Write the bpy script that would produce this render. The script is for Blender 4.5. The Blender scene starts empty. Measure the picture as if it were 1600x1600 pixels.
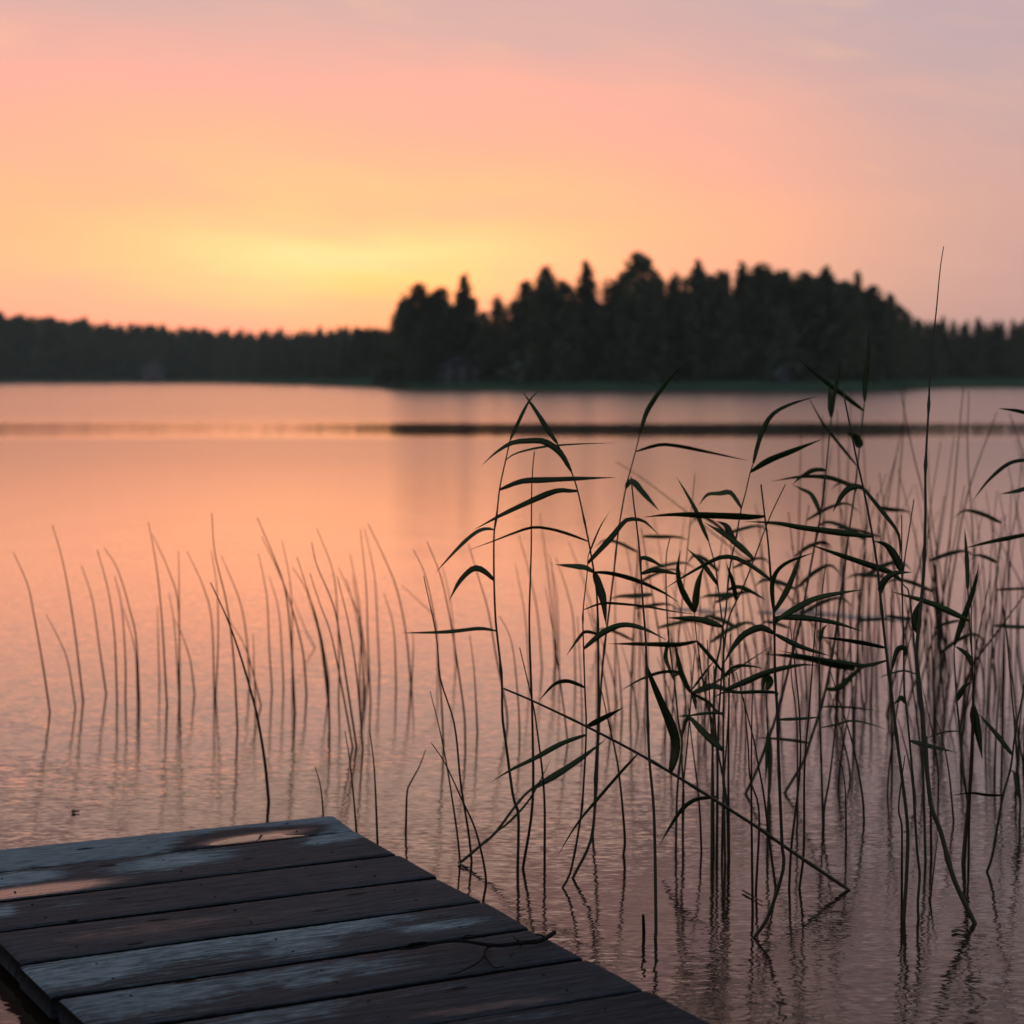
import bpy, math, random
import numpy as np
from mathutils import Vector

SC = bpy.context.scene
COL = SC.collection
R = math.radians

# ------------------------------------------------------------------ camera
CAM_H = 1.0
F = 3333.0
HOR = 591.0
PITCH = math.atan((800 - HOR) / F)
cd = bpy.data.cameras.new("camera")
cam = bpy.data.objects.new("camera", cd)
COL.objects.link(cam)
cam.location = (0, 0, CAM_H)
cam.rotation_euler = (R(90) - PITCH, 0, 0)
cd.lens = 50
cd.sensor_width = 24
cd.sensor_fit = 'HORIZONTAL'
cd.clip_start = 0.05
cd.clip_end = 9000
cd.dof.use_dof = True
cd.dof.focus_distance = 3.9
cd.dof.aperture_fstop = 3.4
SC.camera = cam

# ------------------------------------------------------------------ render settings
SC.render.engine = 'CYCLES'
SC.cycles.use_denoising = True
SC.cycles.max_bounces = 6
SC.cycles.caustics_reflective = False
SC.cycles.caustics_refractive = False
SC.view_settings.view_transform = 'Standard'
SC.view_settings.look = 'None'
SC.view_settings.exposure = 0
SC.view_settings.gamma = 1


def lin(r, g, b):
    f = lambda c: c / 12.92 if c <= 0.04045 else ((c + 0.055) / 1.055) ** 2.4
    return (f(r / 255), f(g / 255), f(b / 255), 1)


class NT:
    """small helper to write node maths"""
    def __init__(s, nt):
        s.nt = nt
        nt.nodes.clear()

    def n(s, typ, **kw):
        o = s.nt.nodes.new(typ)
        for k, v in kw.items():
            setattr(o, k, v)
        return o

    def put(s, sock, v):
        if hasattr(v, 'is_output'):
            s.nt.links.new(v, sock)
        else:
            sock.default_value = v

    def m(s, op, a, b=0.0, c=None):
        o = s.n('ShaderNodeMath', operation=op)
        s.put(o.inputs[0], a)
        s.put(o.inputs[1], b)
        if c is not None:
            s.put(o.inputs[2], c)
        return o.outputs[0]

    def mix(s, f, a, b, blend='MIX'):
        o = s.n('ShaderNodeMix', data_type='RGBA', blend_type=blend)
        s.put(o.inputs[0], f)
        s.put(o.inputs[6], a)
        s.put(o.inputs[7], b)
        return o.outputs[2]

    def ramp(s, fac, stops, interp='LINEAR'):
        o = s.n('ShaderNodeValToRGB')
        cr = o.color_ramp
        cr.interpolation = interp
        while len(cr.elements) < len(stops):
            cr.elements.new(0.5)
        for e, (p, c) in zip(cr.elements, stops):
            e.position = p
            e.color = c if isinstance(c, tuple) else (c, c, c, 1)
        s.put(o.inputs[0], fac)
        return o.outputs[0]

    def rng(s, v, a, b, c=0.0, d=1.0, smooth=True):
        o = s.n('ShaderNodeMapRange', interpolation_type='SMOOTHSTEP' if smooth else 'LINEAR')
        s.put(o.inputs[0], v)
        for i, x in enumerate((a, b, c, d)):
            s.put(o.inputs[1 + i], x)
        return o.outputs[0]

    def comb(s, x, y, z=0.0):
        o = s.n('ShaderNodeCombineXYZ')
        for i, v in enumerate((x, y, z)):
            s.put(o.inputs[i], v)
        return o.outputs[0]

    def noise(s, vec, scale=1.0, detail=2.0, rough=0.5, out='Fac'):
        o = s.n('ShaderNodeTexNoise')
        s.put(o.inputs['Vector'], vec)
        o.inputs['Scale'].default_value = scale
        o.inputs['Detail'].default_value = detail
        o.inputs['Roughness'].default_value = rough
        return o.outputs[out]

    def sep(s, v):
        o = s.n('ShaderNodeSeparateXYZ')
        s.put(o.inputs[0], v)
        return o.outputs


# ------------------------------------------------------------------ sky
SUN_AZ, SUN_EL = -4.6, 2.2           # where the sun has gone behind the cloud, degrees
w = bpy.data.worlds.new("World")
SC.world = w
w.use_nodes = True
g = NT(w.node_tree)
tc = g.n('ShaderNodeTexCoord').outputs['Generated']
X, Y, Z = g.sep(tc)
az = g.m('MULTIPLY', g.m('ARCTAN2', X, Y), 180 / math.pi)
el0 = g.m('MULTIPLY', g.m('ARCSINE', Z), 180 / math.pi)
tilt = g.m('ADD', el0, g.m('MULTIPLY', az, 0.10))
cloudv = g.comb(g.m('MULTIPLY', az, 0.10), g.m('MULTIPLY', tilt, 0.36), 1.7)
n1 = g.noise(cloudv, 1.0, 3.0, 0.5)
n2 = g.noise(g.comb(g.m('MULTIPLY', az, 0.20), g.m('MULTIPLY', tilt, 1.0), 5.0), 1.0, 3.0, 0.55)
el = g.m('ADD', el0, g.m('MULTIPLY', g.m('SUBTRACT', n1, 0.5), 3.6))
base = g.ramp(g.m('DIVIDE', g.m('MAXIMUM', el, 0.0), 45.0), [
    (0.0, lin(242, 188, 166)), (1.6 / 45, lin(250, 192, 162)), (4.0 / 45, lin(252, 191, 146)),
    (6.0 / 45, lin(248, 186, 153)), (8.0 / 45, lin(230, 180, 165)), (10.0 / 45, lin(216, 177, 173)),
    (14.0 / 45, lin(192, 145, 138)), (20.0 / 45, lin(152, 124, 124)), (30.0 / 45, lin(140, 138, 152)),
    (1.0, lin(134, 142, 158))])
# the mauve side of the sky, away from the sun
base = g.mix(g.rng(az, -1.0, 15.0, 0.0, 0.95), base,
             g.ramp(g.m('DIVIDE', g.m('MAXIMUM', el, 0.0), 45.0), [
                 (0.0, lin(206, 166, 164)), (2.0 / 45, lin(212, 168, 162)), (4.5 / 45, lin(216, 171, 164)), (7.0 / 45, lin(200, 170, 172)),
                 (10.0 / 45, lin(188, 171, 180)), (16.0 / 45, lin(156, 132, 134)), (30.0 / 45, lin(136, 136, 150)),
                 (1.0, lin(130, 138, 154))]))


def lobe(caz, cel, saz, sel_, amp):
    a = g.m('DIVIDE', g.m('SUBTRACT', az, caz), saz)
    b = g.m('DIVIDE', g.m('SUBTRACT', el, cel), sel_)
    e = g.m('ADD', g.m('MULTIPLY', a, a), g.m('MULTIPLY', b, b))
    return g.m('MULTIPLY', g.m('EXPONENT', g.m('MULTIPLY', e, -1.0)), amp)


base = g.mix(lobe(-4.5, 3.0, 10.0, 2.2, 0.8), base, lin(254, 206, 146))
base = g.mix(lobe(-4.4, 2.8, 5.6, 1.35, 0.95), base, lin(255, 230, 152))
base = g.mix(lobe(-4.4, 3.2, 2.8, 0.4, 0.7), base, lin(255, 240, 175))
base = g.mix(lobe(-3.3, 1.9, 2.0, 1.1, 0.75), base, lin(255, 220, 124))
# pale grey pink bank low to the left of the sun, thin streaks everywhere
base = g.mix(lobe(-7.2, 1.75, 3.4, 0.55, 0.5), base, lin(238, 190, 165))
base = g.mix(g.m('MULTIPLY', g.rng(n2, 0.45, 0.75), 0.34), base, lin(236, 184, 164))
base = g.mix(g.m('MULTIPLY', g.rng(n2, 0.42, 0.22), 0.3), base, lin(255, 206, 156))
# near the sunset the red of the sky is stronger than the film could hold
base = g.mix(g.m('MULTIPLY', g.rng(el, 10.5, 5.2), g.rng(az, 13.0, -3.0)), base, g.mix(1.0, base, (1.45, 1.0, 1.0, 1), 'MULTIPLY'))
base = g.mix(lobe(-4.5, 3.0, 9.0, 3.0, 1.0), base, g.mix(1.0, base, (1.5, 1.1, 1.04, 1), 'MULTIPLY'))
# the sky turns dim and blue grey round the back
back = g.rng(g.m('ABSOLUTE', az), 22.0, 110.0)
base = g.mix(back, base, g.ramp(g.m('DIVIDE', g.m('MAXIMUM', el0, 0.0), 90.0), [
    (0.0, lin(140, 136, 146)), (0.3, lin(132, 138, 152)), (1.0, lin(128, 138, 155))]))
bg = g.n('ShaderNodeBackground')
g.put(bg.inputs[0], base)
bg.inputs[1].default_value = 1.0
sky = g.n('ShaderNodeTexSky', sky_type='NISHITA')
sky.sun_disc = False
sky.sun_elevation = R(SUN_EL)
sky.sun_rotation = R(SUN_AZ)
sky.air_density = 1.4
sky.dust_density = 2.0
bg2 = g.n('ShaderNodeBackground')
g.put(bg2.inputs[0], sky.outputs[0])
bg2.inputs[1].default_value = 0.006
ad = g.n('ShaderNodeAddShader')
g.put(ad.inputs[0], bg.outputs[0])
g.put(ad.inputs[1], bg2.outputs[0])
out = g.n('ShaderNodeOutputWorld')
g.put(out.inputs[0], ad.outputs[0])

# the sun itself is veiled by the cloud bank on the horizon: a weak, very soft lamp
sl = bpy.data.lights.new("sun", 'SUN')
sl.energy = 0.03
sl.angle = R(24)
sl.color = (1.0, 0.72, 0.42)
so = bpy.data.objects.new("sun", sl)
COL.objects.link(so)
sd = Vector((math.sin(R(SUN_AZ)) * math.cos(R(SUN_EL)), math.cos(R(SUN_AZ)) * math.cos(R(SUN_EL)), math.sin(R(SUN_EL))))
so.rotation_euler = sd.to_track_quat('Z', 'Y').to_euler()
so.location = (0, 0, 30)

# ------------------------------------------------------------------ geometry of the view
CP, SP = math.cos(PITCH), math.sin(PITCH)


def ray(px, py):
    x = (px - 800) / F
    y = -(py - 800) / F
    return Vector((x, CP + y * SP, -SP + y * CP))


def at_z(px, py, z=0.0):
    d = ray(px, py)
    return Vector((0, 0, CAM_H)) + d * ((z - CAM_H) / d.z)


def at_y(px, py, yy):
    d = ray(px, py)
    return Vector((0, 0, CAM_H)) + d * (yy / d.y)


def to_px(p):
    v = p - Vector((0, 0, CAM_H))
    dep = v.y * CP - v.z * SP
    up = v.y * SP + v.z * CP
    return 800 + F * v.x / dep, 800 - F * up / dep


def catmull(pts, n):
    """resample a polyline through pts smoothly to n points (arc-length parameter)"""
    P = np.array(pts, float)
    if len(P) == 2:
        t = np.linspace(0, 1, n)[:, None]
        return P[0] * (1 - t) + P[1] * t
    ext = np.vstack([2 * P[0] - P[1], P, 2 * P[-1] - P[-2]])
    out = []
    for i in range(1, len(ext) - 2):
        p0, p1, p2, p3 = ext[i - 1:i + 3]
        for t in np.linspace(0, 1, 14, endpoint=False):
            out.append(0.5 * (2 * p1 + (p2 - p0) * t + (2 * p0 - 5 * p1 + 4 * p2 - p3) * t * t + (3 * p1 - p0 - 3 * p2 + p3) * t ** 3))
    out.append(P[-1])
    out = np.array(out)
    s = np.concatenate([[0], np.cumsum(np.linalg.norm(np.diff(out, axis=0), axis=1))])
    u = np.linspace(0, s[-1], n)
    return np.stack([np.interp(u, s, out[:, k]) for k in range(out.shape[1])], 1)


# ------------------------------------------------------------------ object helpers
def mesh_obj(name, verts, faces, m, parent=None, smooth=False, loc=None):
    me = bpy.data.meshes.new(name)
    if loc is not None:
        verts = [(v[0] - loc[0], v[1] - loc[1], v[2] - loc[2]) for v in verts]
    me.from_pydata([tuple(v) for v in verts], [], faces)
    me.update()
    if m is not None:
        me.materials.append(m)
    if smooth:
        me.polygons.foreach_set('use_smooth', [True] * len(me.polygons))
    o = bpy.data.objects.new(name, me)
    COL.objects.link(o)
    if parent is not None:
        o.parent = parent
    elif loc is not None:
        o.location = loc
    return o


def tag(o, label=None, cat=None, group=None, kind=None):
    for k, v in (('label', label), ('category', cat), ('group', group), ('kind', kind)):
        if v:
            o[k] = v
    return o


def thing(name, label, cat, loc=(0, 0, 0), group=None, rz=0):
    o = bpy.data.objects.new(name, None)
    COL.objects.link(o)
    o.empty_display_size = 0.1
    o.location = loc
    o.rotation_euler = (0, 0, rz)
    return tag(o, label, cat, group)


class MB:
    def __init__(s):
        s.v, s.f = [], []

    def box(s, a, b):
        x0, y0, z0 = a
        x1, y1, z1 = b
        i = len(s.v)
        s.v += [(x0, y0, z0), (x1, y0, z0), (x1, y1, z0), (x0, y1, z0), (x0, y0, z1), (x1, y0, z1), (x1, y1, z1), (x0, y1, z1)]
        s.f += [tuple(i + k for k in q) for q in ((3, 2, 1, 0), (4, 5, 6, 7), (0, 1, 5, 4), (1, 2, 6, 5), (2, 3, 7, 6), (3, 0, 4, 7))]

    def prism(s, poly, y0, y1):
        """polygon in xz extruded along y"""
        i, n = len(s.v), len(poly)
        s.v += [(x, y0, z) for x, z in poly] + [(x, y1, z) for x, z in poly]
        s.f += [tuple(i + k for k in range(n)), tuple(i + n + k for k in reversed(range(n)))]
        s.f += [(i + (k + 1) % n, i + k, i + n + k, i + n + (k + 1) % n) for k in range(n)]

    def tube(s, pts, rad, sides=7, cap=True):
        pts = [Vector(p) for p in pts]
        i0 = len(s.v)
        n = len(pts)
        prev = None
        for k, p in enumerate(pts):
            t = (pts[min(k + 1, n - 1)] - pts[max(k - 1, 0)]).normalized()
            if prev is None:
                a = Vector((0, 1, 0)) if abs(t.y) < 0.9 else Vector((1, 0, 0))
                u = t.cross(a).normalized()
            else:
                u = (prev - t * prev.dot(t)).normalized()
            prev = u
            q = t.cross(u)
            for j in range(sides):
                c = 2 * math.pi * j / sides
                s.v.append(tuple(p + (u * math.cos(c) + q * math.sin(c)) * rad[k]))
        for k in range(n - 1):
            for j in range(sides):
                a, b = i0 + k * sides + j, i0 + k * sides + (j + 1) % sides
                s.f.append((a, b, b + sides, a + sides))
        if cap:
            s.f.append(tuple(i0 + j for j in reversed(range(sides))))
            s.f.append(tuple(i0 + (n - 1) * sides + j for j in range(sides)))

    def build(s, name, m, parent=None, smooth=False, loc=None):
        return mesh_obj(name, s.v, s.f, m, parent, smooth, loc)


def copy_tree(o, parent=None):
    c = o.copy()
    COL.objects.link(c)
    if parent is not None:
        c.parent = parent
    for ch in list(o.children):
        copy_tree(ch, c)
    return c


# ------------------------------------------------------------------ materials
MATS = {}


def mat(name):
    m = bpy.data.materials.new(name)
    m.use_nodes = True
    MATS[name] = m
    return NT(m.node_tree), m


def finish(gg, bsdf):
    o = gg.n('ShaderNodeOutputMaterial')
    gg.put(o.inputs[0], bsdf)


def simple(name, c, c2=None, rough=0.7, scale=4.0, bump=0.0, spec=0.5, objrand=0.0):
    gg, m = mat(name)
    tcn = gg.n('ShaderNodeTexCoord').outputs['Object']
    nz = gg.noise(tcn, scale, 4.0, 0.6)
    col = gg.mix(gg.rng(nz, 0.3, 0.7), tuple(c) + (1,), tuple(c2 or c) + (1,))
    if objrand:
        rnd = gg.n('ShaderNodeObjectInfo').outputs['Random']
        col = gg.mix(1.0, col, gg.ramp(rnd, [(0, 1 - objrand), (1, 1 + objrand)]), 'MULTIPLY')
    b = gg.n('ShaderNodeBsdfPrincipled')
    gg.put(b.inputs['Base Color'], col)
    b.inputs['Roughness'].default_value = rough
    b.inputs['Specular IOR Level'].default_value = spec
    if bump:
        bp = gg.n('ShaderNodeBump')
        bp.inputs['Distance'].default_value = bump
        gg.put(bp.inputs['Height'], nz)
        gg.put(b.inputs['Normal'], bp.outputs[0])
    finish(gg, b.outputs[0])
    return m


def water_mat():
    gg, m = mat('lake_water')
    geo = gg.n('ShaderNodeNewGeometry').outputs['Position']
    x, y, z = gg.sep(geo)
    # wind-ruffled and calm lanes of the lake
    warp = gg.m('MULTIPLY', gg.m('SUBTRACT', gg.noise(gg.comb(gg.m('MULTIPLY', x, 0.06), gg.m('MULTIPLY', y, 0.03)), 1.0, 3.0), 0.5), 5.0)
    far_f = gg.rng(y, 14.0, 30.0)
    yw = gg.m('ADD', y, gg.m('MULTIPLY', warp, far_f))
    S = 300.0
    rough = gg.ramp(gg.m('DIVIDE', yw, S), [
        (0.0, 0.05), (5 / S, 0.06), (8 / S, 0.10), (13 / S, 0.13), (19 / S, 0.17), (26 / S, 0.205), (34 / S, 0.22),
        (38.5 / S, 0.05), (46 / S, 0.05), (49 / S, 0.20), (60 / S, 0.22), (240 / S, 0.22), (1.0, 0.22)])
    amp = gg.ramp(gg.m('DIVIDE', yw, S), [
        (0.0, 0.078), (4.6 / S, 0.075), (7 / S, 0.045), (9 / S, 0.042), (14 / S, 0.045), (20 / S, 0.03), (34 / S, 0.02), (38.5 / S, 0.015), (46 / S, 0.015), (50 / S, 0.01), (1.0, 0.01)])
    # the calm lane is glassy only in its middle stretch
    lane = gg.m('MULTIPLY', gg.rng(x, -5.5, -2.0), gg.rng(x, 15.0, 10.0))
    rough = gg.m('MAXIMUM', rough, gg.m('MULTIPLY', gg.m('SUBTRACT', 1.0, lane), gg.rng(y, 20.0, 34.0, 0.0, 0.08)))
    a = gg.noise(gg.comb(gg.m('MULTIPLY', x, 14.0), gg.m('MULTIPLY', y, 46.0), 0.3), 1.0, 1.0, 0.5, 'Color')
    b = gg.noise(gg.comb(gg.m('MULTIPLY', x, 46.0), gg.m('MULTIPLY', y, 130.0), 3.3), 1.0, 1.0, 0.5, 'Color')
    patch = gg.rng(gg.noise(gg.comb(gg.m('MULTIPLY', x, 0.9), gg.m('MULTIPLY', y, 1.6), 9.0), 1.0, 2.0), 0.3, 0.7, 0.65, 1.35)
    sa, sb = gg.sep(a), gg.sep(b)
    sx = gg.m('ADD', gg.m('SUBTRACT', sa[0], 0.5), gg.m('MULTIPLY', gg.m('SUBTRACT', sb[0], 0.5), 1.9))
    sy = gg.m('ADD', gg.m('SUBTRACT', sa[1], 0.5), gg.m('MULTIPLY', gg.m('SUBTRACT', sb[1], 0.5), 1.9))
    amp = gg.m('MULTIPLY', amp, patch)
    nx = gg.m('MULTIPLY', gg.m('MULTIPLY', sx, amp), 0.6)
    ny = gg.m('MULTIPLY', sy, amp)
    # rings from a few drops that fell on the water
    for (px, py, r0) in RINGS:
        p = at_z(px, py)
        dx, dy = gg.m('SUBTRACT', x, p.x), gg.m('SUBTRACT', y, p.y)
        r = gg.m('SQRT', gg.m('ADD', gg.m('MULTIPLY', dx, dx), gg.m('MULTIPLY', dy, dy)))
        e = gg.m('DIVIDE', gg.m('SUBTRACT', r, r0 * 0.6), r0 * 0.45)
        env = gg.m('MULTIPLY', gg.m('EXPONENT', gg.m('MULTIPLY', gg.m('MULTIPLY', e, e), -1.0)), 0.022)
        wv = gg.m('MULTIPLY', gg.m('SINE', gg.m('MULTIPLY', r, 2 * math.pi / 0.022)), env)
        rr = gg.m('MAXIMUM', r, 0.002)
        nx = gg.m('ADD', nx, gg.m('MULTIPLY', wv, gg.m('DIVIDE', dx, rr)))
        ny = gg.m('ADD', ny, gg.m('MULTIPLY', wv, gg.m('DIVIDE', dy, rr)))
    vn = gg.n('ShaderNodeVectorMath', operation='NORMALIZE')
    gg.put(vn.inputs[0], gg.comb(nx, ny, 1.0))
    bs = gg.n('ShaderNodeBsdfPrincipled')
    bs.inputs['Base Color'].default_value = (0.022, 0.015, 0.010, 1)
    bs.inputs['IOR'].default_value = 1.6
    gg.put(bs.inputs['Roughness'], rough)
    gg.put(bs.inputs['Normal'], vn.outputs[0])
    finish(gg, bs.outputs[0])
    return m


RINGS = [(962, 1508, 0.085), (1130, 1575, 0.12), (490, 1252, 0.05), (602, 1259, 0.035), (1180, 1465, 0.06), (1480, 1560, 0.1)]


def wood_mat():
    gg, m = mat('deck_wood')
    uv = gg.n('ShaderNodeUVMap').outputs[0]
    u, v, _ = gg.sep(uv)
    at = gg.n('ShaderNodeAttribute', attribute_name='dry').outputs['Fac']
    tone = gg.n('ShaderNodeAttribute', attribute_name='tone').outputs['Fac']
    gr = gg.noise(gg.comb(gg.m('MULTIPLY', u, 5.0), gg.m('MULTIPLY', v, 120.0)), 1.0, 5.0, 0.65)
    gr2 = gg.noise(gg.comb(gg.m('MULTIPLY', u, 18.0), gg.m('MULTIPLY', v, 260.0), 4.0), 1.0, 3.0, 0.6)
    bl = gg.noise(gg.comb(gg.m('MULTIPLY', u, 26.0), gg.m('MULTIPLY', v, 60.0), 8.0), 1.0, 4.0, 0.65)
    d = gg.m('ADD', at, gg.m('ADD', gg.m('MULTIPLY', gg.m('SUBTRACT', gr, 0.5), 1.5), gg.m('MULTIPLY', gg.m('SUBTRACT', bl, 0.5), 1.3)))
    dry = gg.rng(d, 0.22, 0.95)
    wet = gg.mix(gg.rng(gg.m('ADD', gr, gg.m('MULTIPLY', gg.m('SUBTRACT', gr2, 0.5), 0.8)), 0.3, 0.7), (0.020, 0.027, 0.033, 1), (0.056, 0.069, 0.079, 1))
    wet = gg.mix(gg.rng(at, -0.35, -0.58), wet, (0.012, 0.012, 0.012, 1))
    dr = gg.mix(gg.rng(gr2, 0.32, 0.62), (0.09, 0.12, 0.135, 1), (0.26, 0.33, 0.365, 1))
    col = gg.mix(dry, wet, dr)
    col = gg.mix(1.0, col, gg.ramp(tone, [(0, 0.75), (1, 1.2)]), 'MULTIPLY')
    vo = gg.n('ShaderNodeTexVoronoi')
    gg.put(vo.inputs['Vector'], gg.comb(gg.m('MULTIPLY', u, 2.6), gg.m('MULTIPLY', v, 7.5)))
    vo.voronoi_dimensions = '2D'
    vo.inputs['Scale'].default_value = 1.0
    kd = gg.m('ADD', vo.outputs['Distance'], gg.m('MULTIPLY', gg.m('SUBTRACT', bl, 0.5), 0.03))
    ksel = gg.sep(vo.outputs['Color'])[0]
    knot = gg.m('MULTIPLY', gg.rng(kd, gg.m('MULTIPLY', ksel, 0.075), gg.m('MULTIPLY', ksel, 0.05)), gg.rng(ksel, 0.45, 0.5))
    col = gg.mix(knot, col, (0.006, 0.006, 0.006, 1))
    crack = gg.rng(gg.noise(gg.comb(gg.m('MULTIPLY', u, 7.0), gg.m('MULTIPLY', v, 190.0), 12.0), 1.0, 2.0), 0.70, 0.76)
    col = gg.mix(crack, col, (0.008, 0.008, 0.008, 1))
    bs = gg.n('ShaderNodeBsdfPrincipled')
    gg.put(bs.inputs['Base Color'], col)
    film = gg.n('ShaderNodeAttribute', attribute_name='film').outputs['Fac']
    film = gg.rng(gg.m('ADD', film, gg.m('MULTIPLY', gg.m('SUBTRACT', bl, 0.5), 0.7)), 0.25, 1.0)
    wr = gg.mix(film, gg.ramp(bl, [(0.3, 0.5), (0.7, 0.7)]), (0.16, 0.16, 0.16, 1))
    gg.put(bs.inputs['Roughness'], gg.mix(dry, wr, (0.9, 0.9, 0.9, 1)))
    gg.put(bs.inputs['Specular IOR Level'], gg.m('MAXIMUM', gg.m('MULTIPLY', film, 0.45), gg.rng(dry, 0.0, 1.0, 0.015, 0.01)))
    bp = gg.n('ShaderNodeBump')
    bp.inputs['Distance'].default_value = 0.0012
    bp.inputs['Strength'].default_value = 0.6
    gg.put(bp.inputs['Height'], gg.m('ADD', gr, gg.m('MULTIPLY', crack, -0.8)))
    gg.put(bs.inputs['Normal'], bp.outputs[0])
    finish(gg, bs.outputs[0])
    return m


def leaf_mat(name, c1, c2, trans=0.3, rough=0.45):
    gg, m = mat(name)
    tcn = gg.n('ShaderNodeTexCoord').outputs['Object']
    nz = gg.noise(tcn, 16.0, 4.0, 0.6)
    col = gg.mix(gg.rng(nz, 0.3, 0.7), c1 + (1,), c2 + (1,))
    rnd = gg.n('ShaderNodeObjectInfo').outputs['Random']
    col = gg.mix(1.0, col, gg.ramp(rnd, [(0, 0.65), (1, 1.3)]), 'MULTIPLY')
    b = gg.n('ShaderNodeBsdfPrincipled')
    gg.put(b.inputs['Base Color'], col)
    b.inputs['Roughness'].default_value = rough
    t = gg.n('ShaderNodeBsdfTranslucent')
    gg.put(t.inputs[0], gg.mix(1.0, col, (1.0, 1.15, 0.5, 1), 'MULTIPLY'))
    mx = gg.n('ShaderNodeMixShader')
    mx.inputs[0].default_value = trans
    gg.put(mx.inputs[1], b.outputs[0])
    gg.put(mx.inputs[2], t.outputs[0])
    finish(gg, mx.outputs[0])
    return m


M_WATER = water_mat()
M_WOOD = wood_mat()
M_BEAM = simple('beam_wood', (0.02, 0.019, 0.018), (0.045, 0.04, 0.036), 0.6, 30.0, 0.001)
M_LEAF = leaf_mat('reed_leaf', (0.045, 0.09, 0.022), (0.07, 0.12, 0.034), 0.48)
M_STEM = leaf_mat('reed_stem', (0.026, 0.036, 0.015), (0.045, 0.042, 0.02), 0.0, 0.6)
M_RUSH = leaf_mat('rush_stem', (0.05, 0.03, 0.012), (0.085, 0.05, 0.02), 0.4, 0.8)
M_CROWN = leaf_mat('conifer_needles', (0.07, 0.095, 0.05), (0.095, 0.12, 0.07), 0.12, 0.9)
M_BIRCH = leaf_mat('birch_leaves', (0.075, 0.10, 0.05), (0.10, 0.12, 0.07), 0.15, 0.85)
M_BARK = simple('bark', (0.05, 0.04, 0.032), (0.1, 0.085, 0.07), 0.9, 3.0)
M_GRASS = simple('bank_grass', (0.035, 0.07, 0.045), (0.055, 0.1, 0.06), 1.0, 0.3, spec=0.0)
M_FLOOR = simple('forest_floor', (0.012, 0.015, 0.010), (0.022, 0.025, 0.016), 1.0, 0.2, spec=0.0)
M_WALLG = simple('weathered_boards', (0.09, 0.095, 0.1), (0.13, 0.135, 0.14), 0.8, 2.0)
M_WALLT = simple('teal_boards', (0.06, 0.13, 0.13), (0.09, 0.17, 0.17), 0.8, 2.0)
M_WALLD = simple('dark_boards', (0.05, 0.045, 0.05), (0.08, 0.07, 0.075), 0.8, 2.0)
M_ROOF = simple('roof_felt', (0.05, 0.055, 0.07), (0.09, 0.095, 0.11), 0.8, 2.0)
M_TRIM = simple('pale_paint', (0.16, 0.17, 0.18), (0.22, 0.23, 0.24), 0.6, 2.0)
M_GLASS = simple('window_glass', (0.015, 0.017, 0.02), (0.02, 0.022, 0.025), 0.08, 2.0)
M_PAD = simple('lily_pad', (0.25, 0.28, 0.27), (0.33, 0.36, 0.34), 0.3, 14.0, 0.002)
M_TWIG = simple('twig_bark', (0.008, 0.007, 0.007), (0.018, 0.016, 0.015), 0.9, 60.0, spec=0.1)
M_STRAW = simple('dead_straw', (0.10, 0.085, 0.055), (0.16, 0.13, 0.085), 0.7, 40.0)

gg, M_PUD = mat('puddle_water')
bs = gg.n('ShaderNodeBsdfPrincipled')
bs.inputs['Base Color'].default_value = (0.02, 0.018, 0.017, 1)
bs.inputs['Roughness'].default_value = 0.03
bs.inputs['IOR'].default_value = 1.333
bs.inputs['Alpha'].default_value = 1.0
nzp = gg.noise(gg.n('ShaderNodeTexCoord').outputs['Object'], 30.0, 2.0)
bp = gg.n('ShaderNodeBump')
bp.inputs['Distance'].default_value = 0.0004
gg.put(bp.inputs['Height'], nzp)
gg.put(bs.inputs['Normal'], bp.outputs[0])
finish(gg, bs.outputs[0])

# ------------------------------------------------------------------ water and land
n = 96
vs = [(0, 0, 0)] + [(1250 * math.cos(2 * math.pi * k / n), 1250 * math.sin(2 * math.pi * k / n), 0) for k in range(n)]
o = mesh_obj('lake', vs, [(0, 1 + k, 1 + (k + 1) % n) for k in range(n)], M_WATER)
tag(o, 'rippled lake water reflecting the sunset', 'water', kind='structure')

SHORE = [(-3000, 598), (300, 598.2), (400, 600), (480, 602.3), (540, 604.8), (575, 604.3), (598, 605.3), (640, 608.2), (900, 610.2), (1340, 611), (1395, 609.5),
         (1440, 606.5), (1500, 606), (1900, 606), (4600, 607)]


def shore_d(px):
    y = np.interp(px, [a for a, _ in SHORE], [b for _, b in SHORE])
    return F * CAM_H / (y - HOR)


def land_z(s, px):
    hill = np.interp(px, [-600, 0, 400, 640, 900, 1400, 1700], [4.5, 4.5, 3.5, 3, 3, 4.5, 4.5])
    return 0.75 * (1 - math.exp(-max(s, 0) / 5.0)) + 0.015 * max(s, 0) + hill * (1 / (1 + math.exp(-(s - 70) / 12.0)) - 1 / (1 + math.exp(70 / 12.0)))


def land_pt(px, s, lift=0.0):
    d = shore_d(px) + s
    return Vector((d * (px - 800) / F, d, (land_z(s, px) if s > 0 else -0.4) + lift))


cols = list(range(-1800, 3400, 20))


def land_sheet(name, ss, m, label, lift=0.0):
    V, Fc = [], []
    rn = random.Random(5)
    for px in cols:
        for s in ss:
            j = (rn.random() - 0.5) * (0.16 if s > 0 else 0)
            V.append(land_pt(px, s, lift + j * min(1, s / 10) - (0.8 if s == 14.5 else 0)))
    k = len(ss)
    for i in range(len(cols) - 1):
        for j in range(k - 1):
            a = i * k + j
            Fc.append((a, a + k, a + k + 1, a + 1))
    o = mesh_obj(name, V, Fc, m, smooth=True)
    return tag(o, label, 'land', kind='structure')


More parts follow.
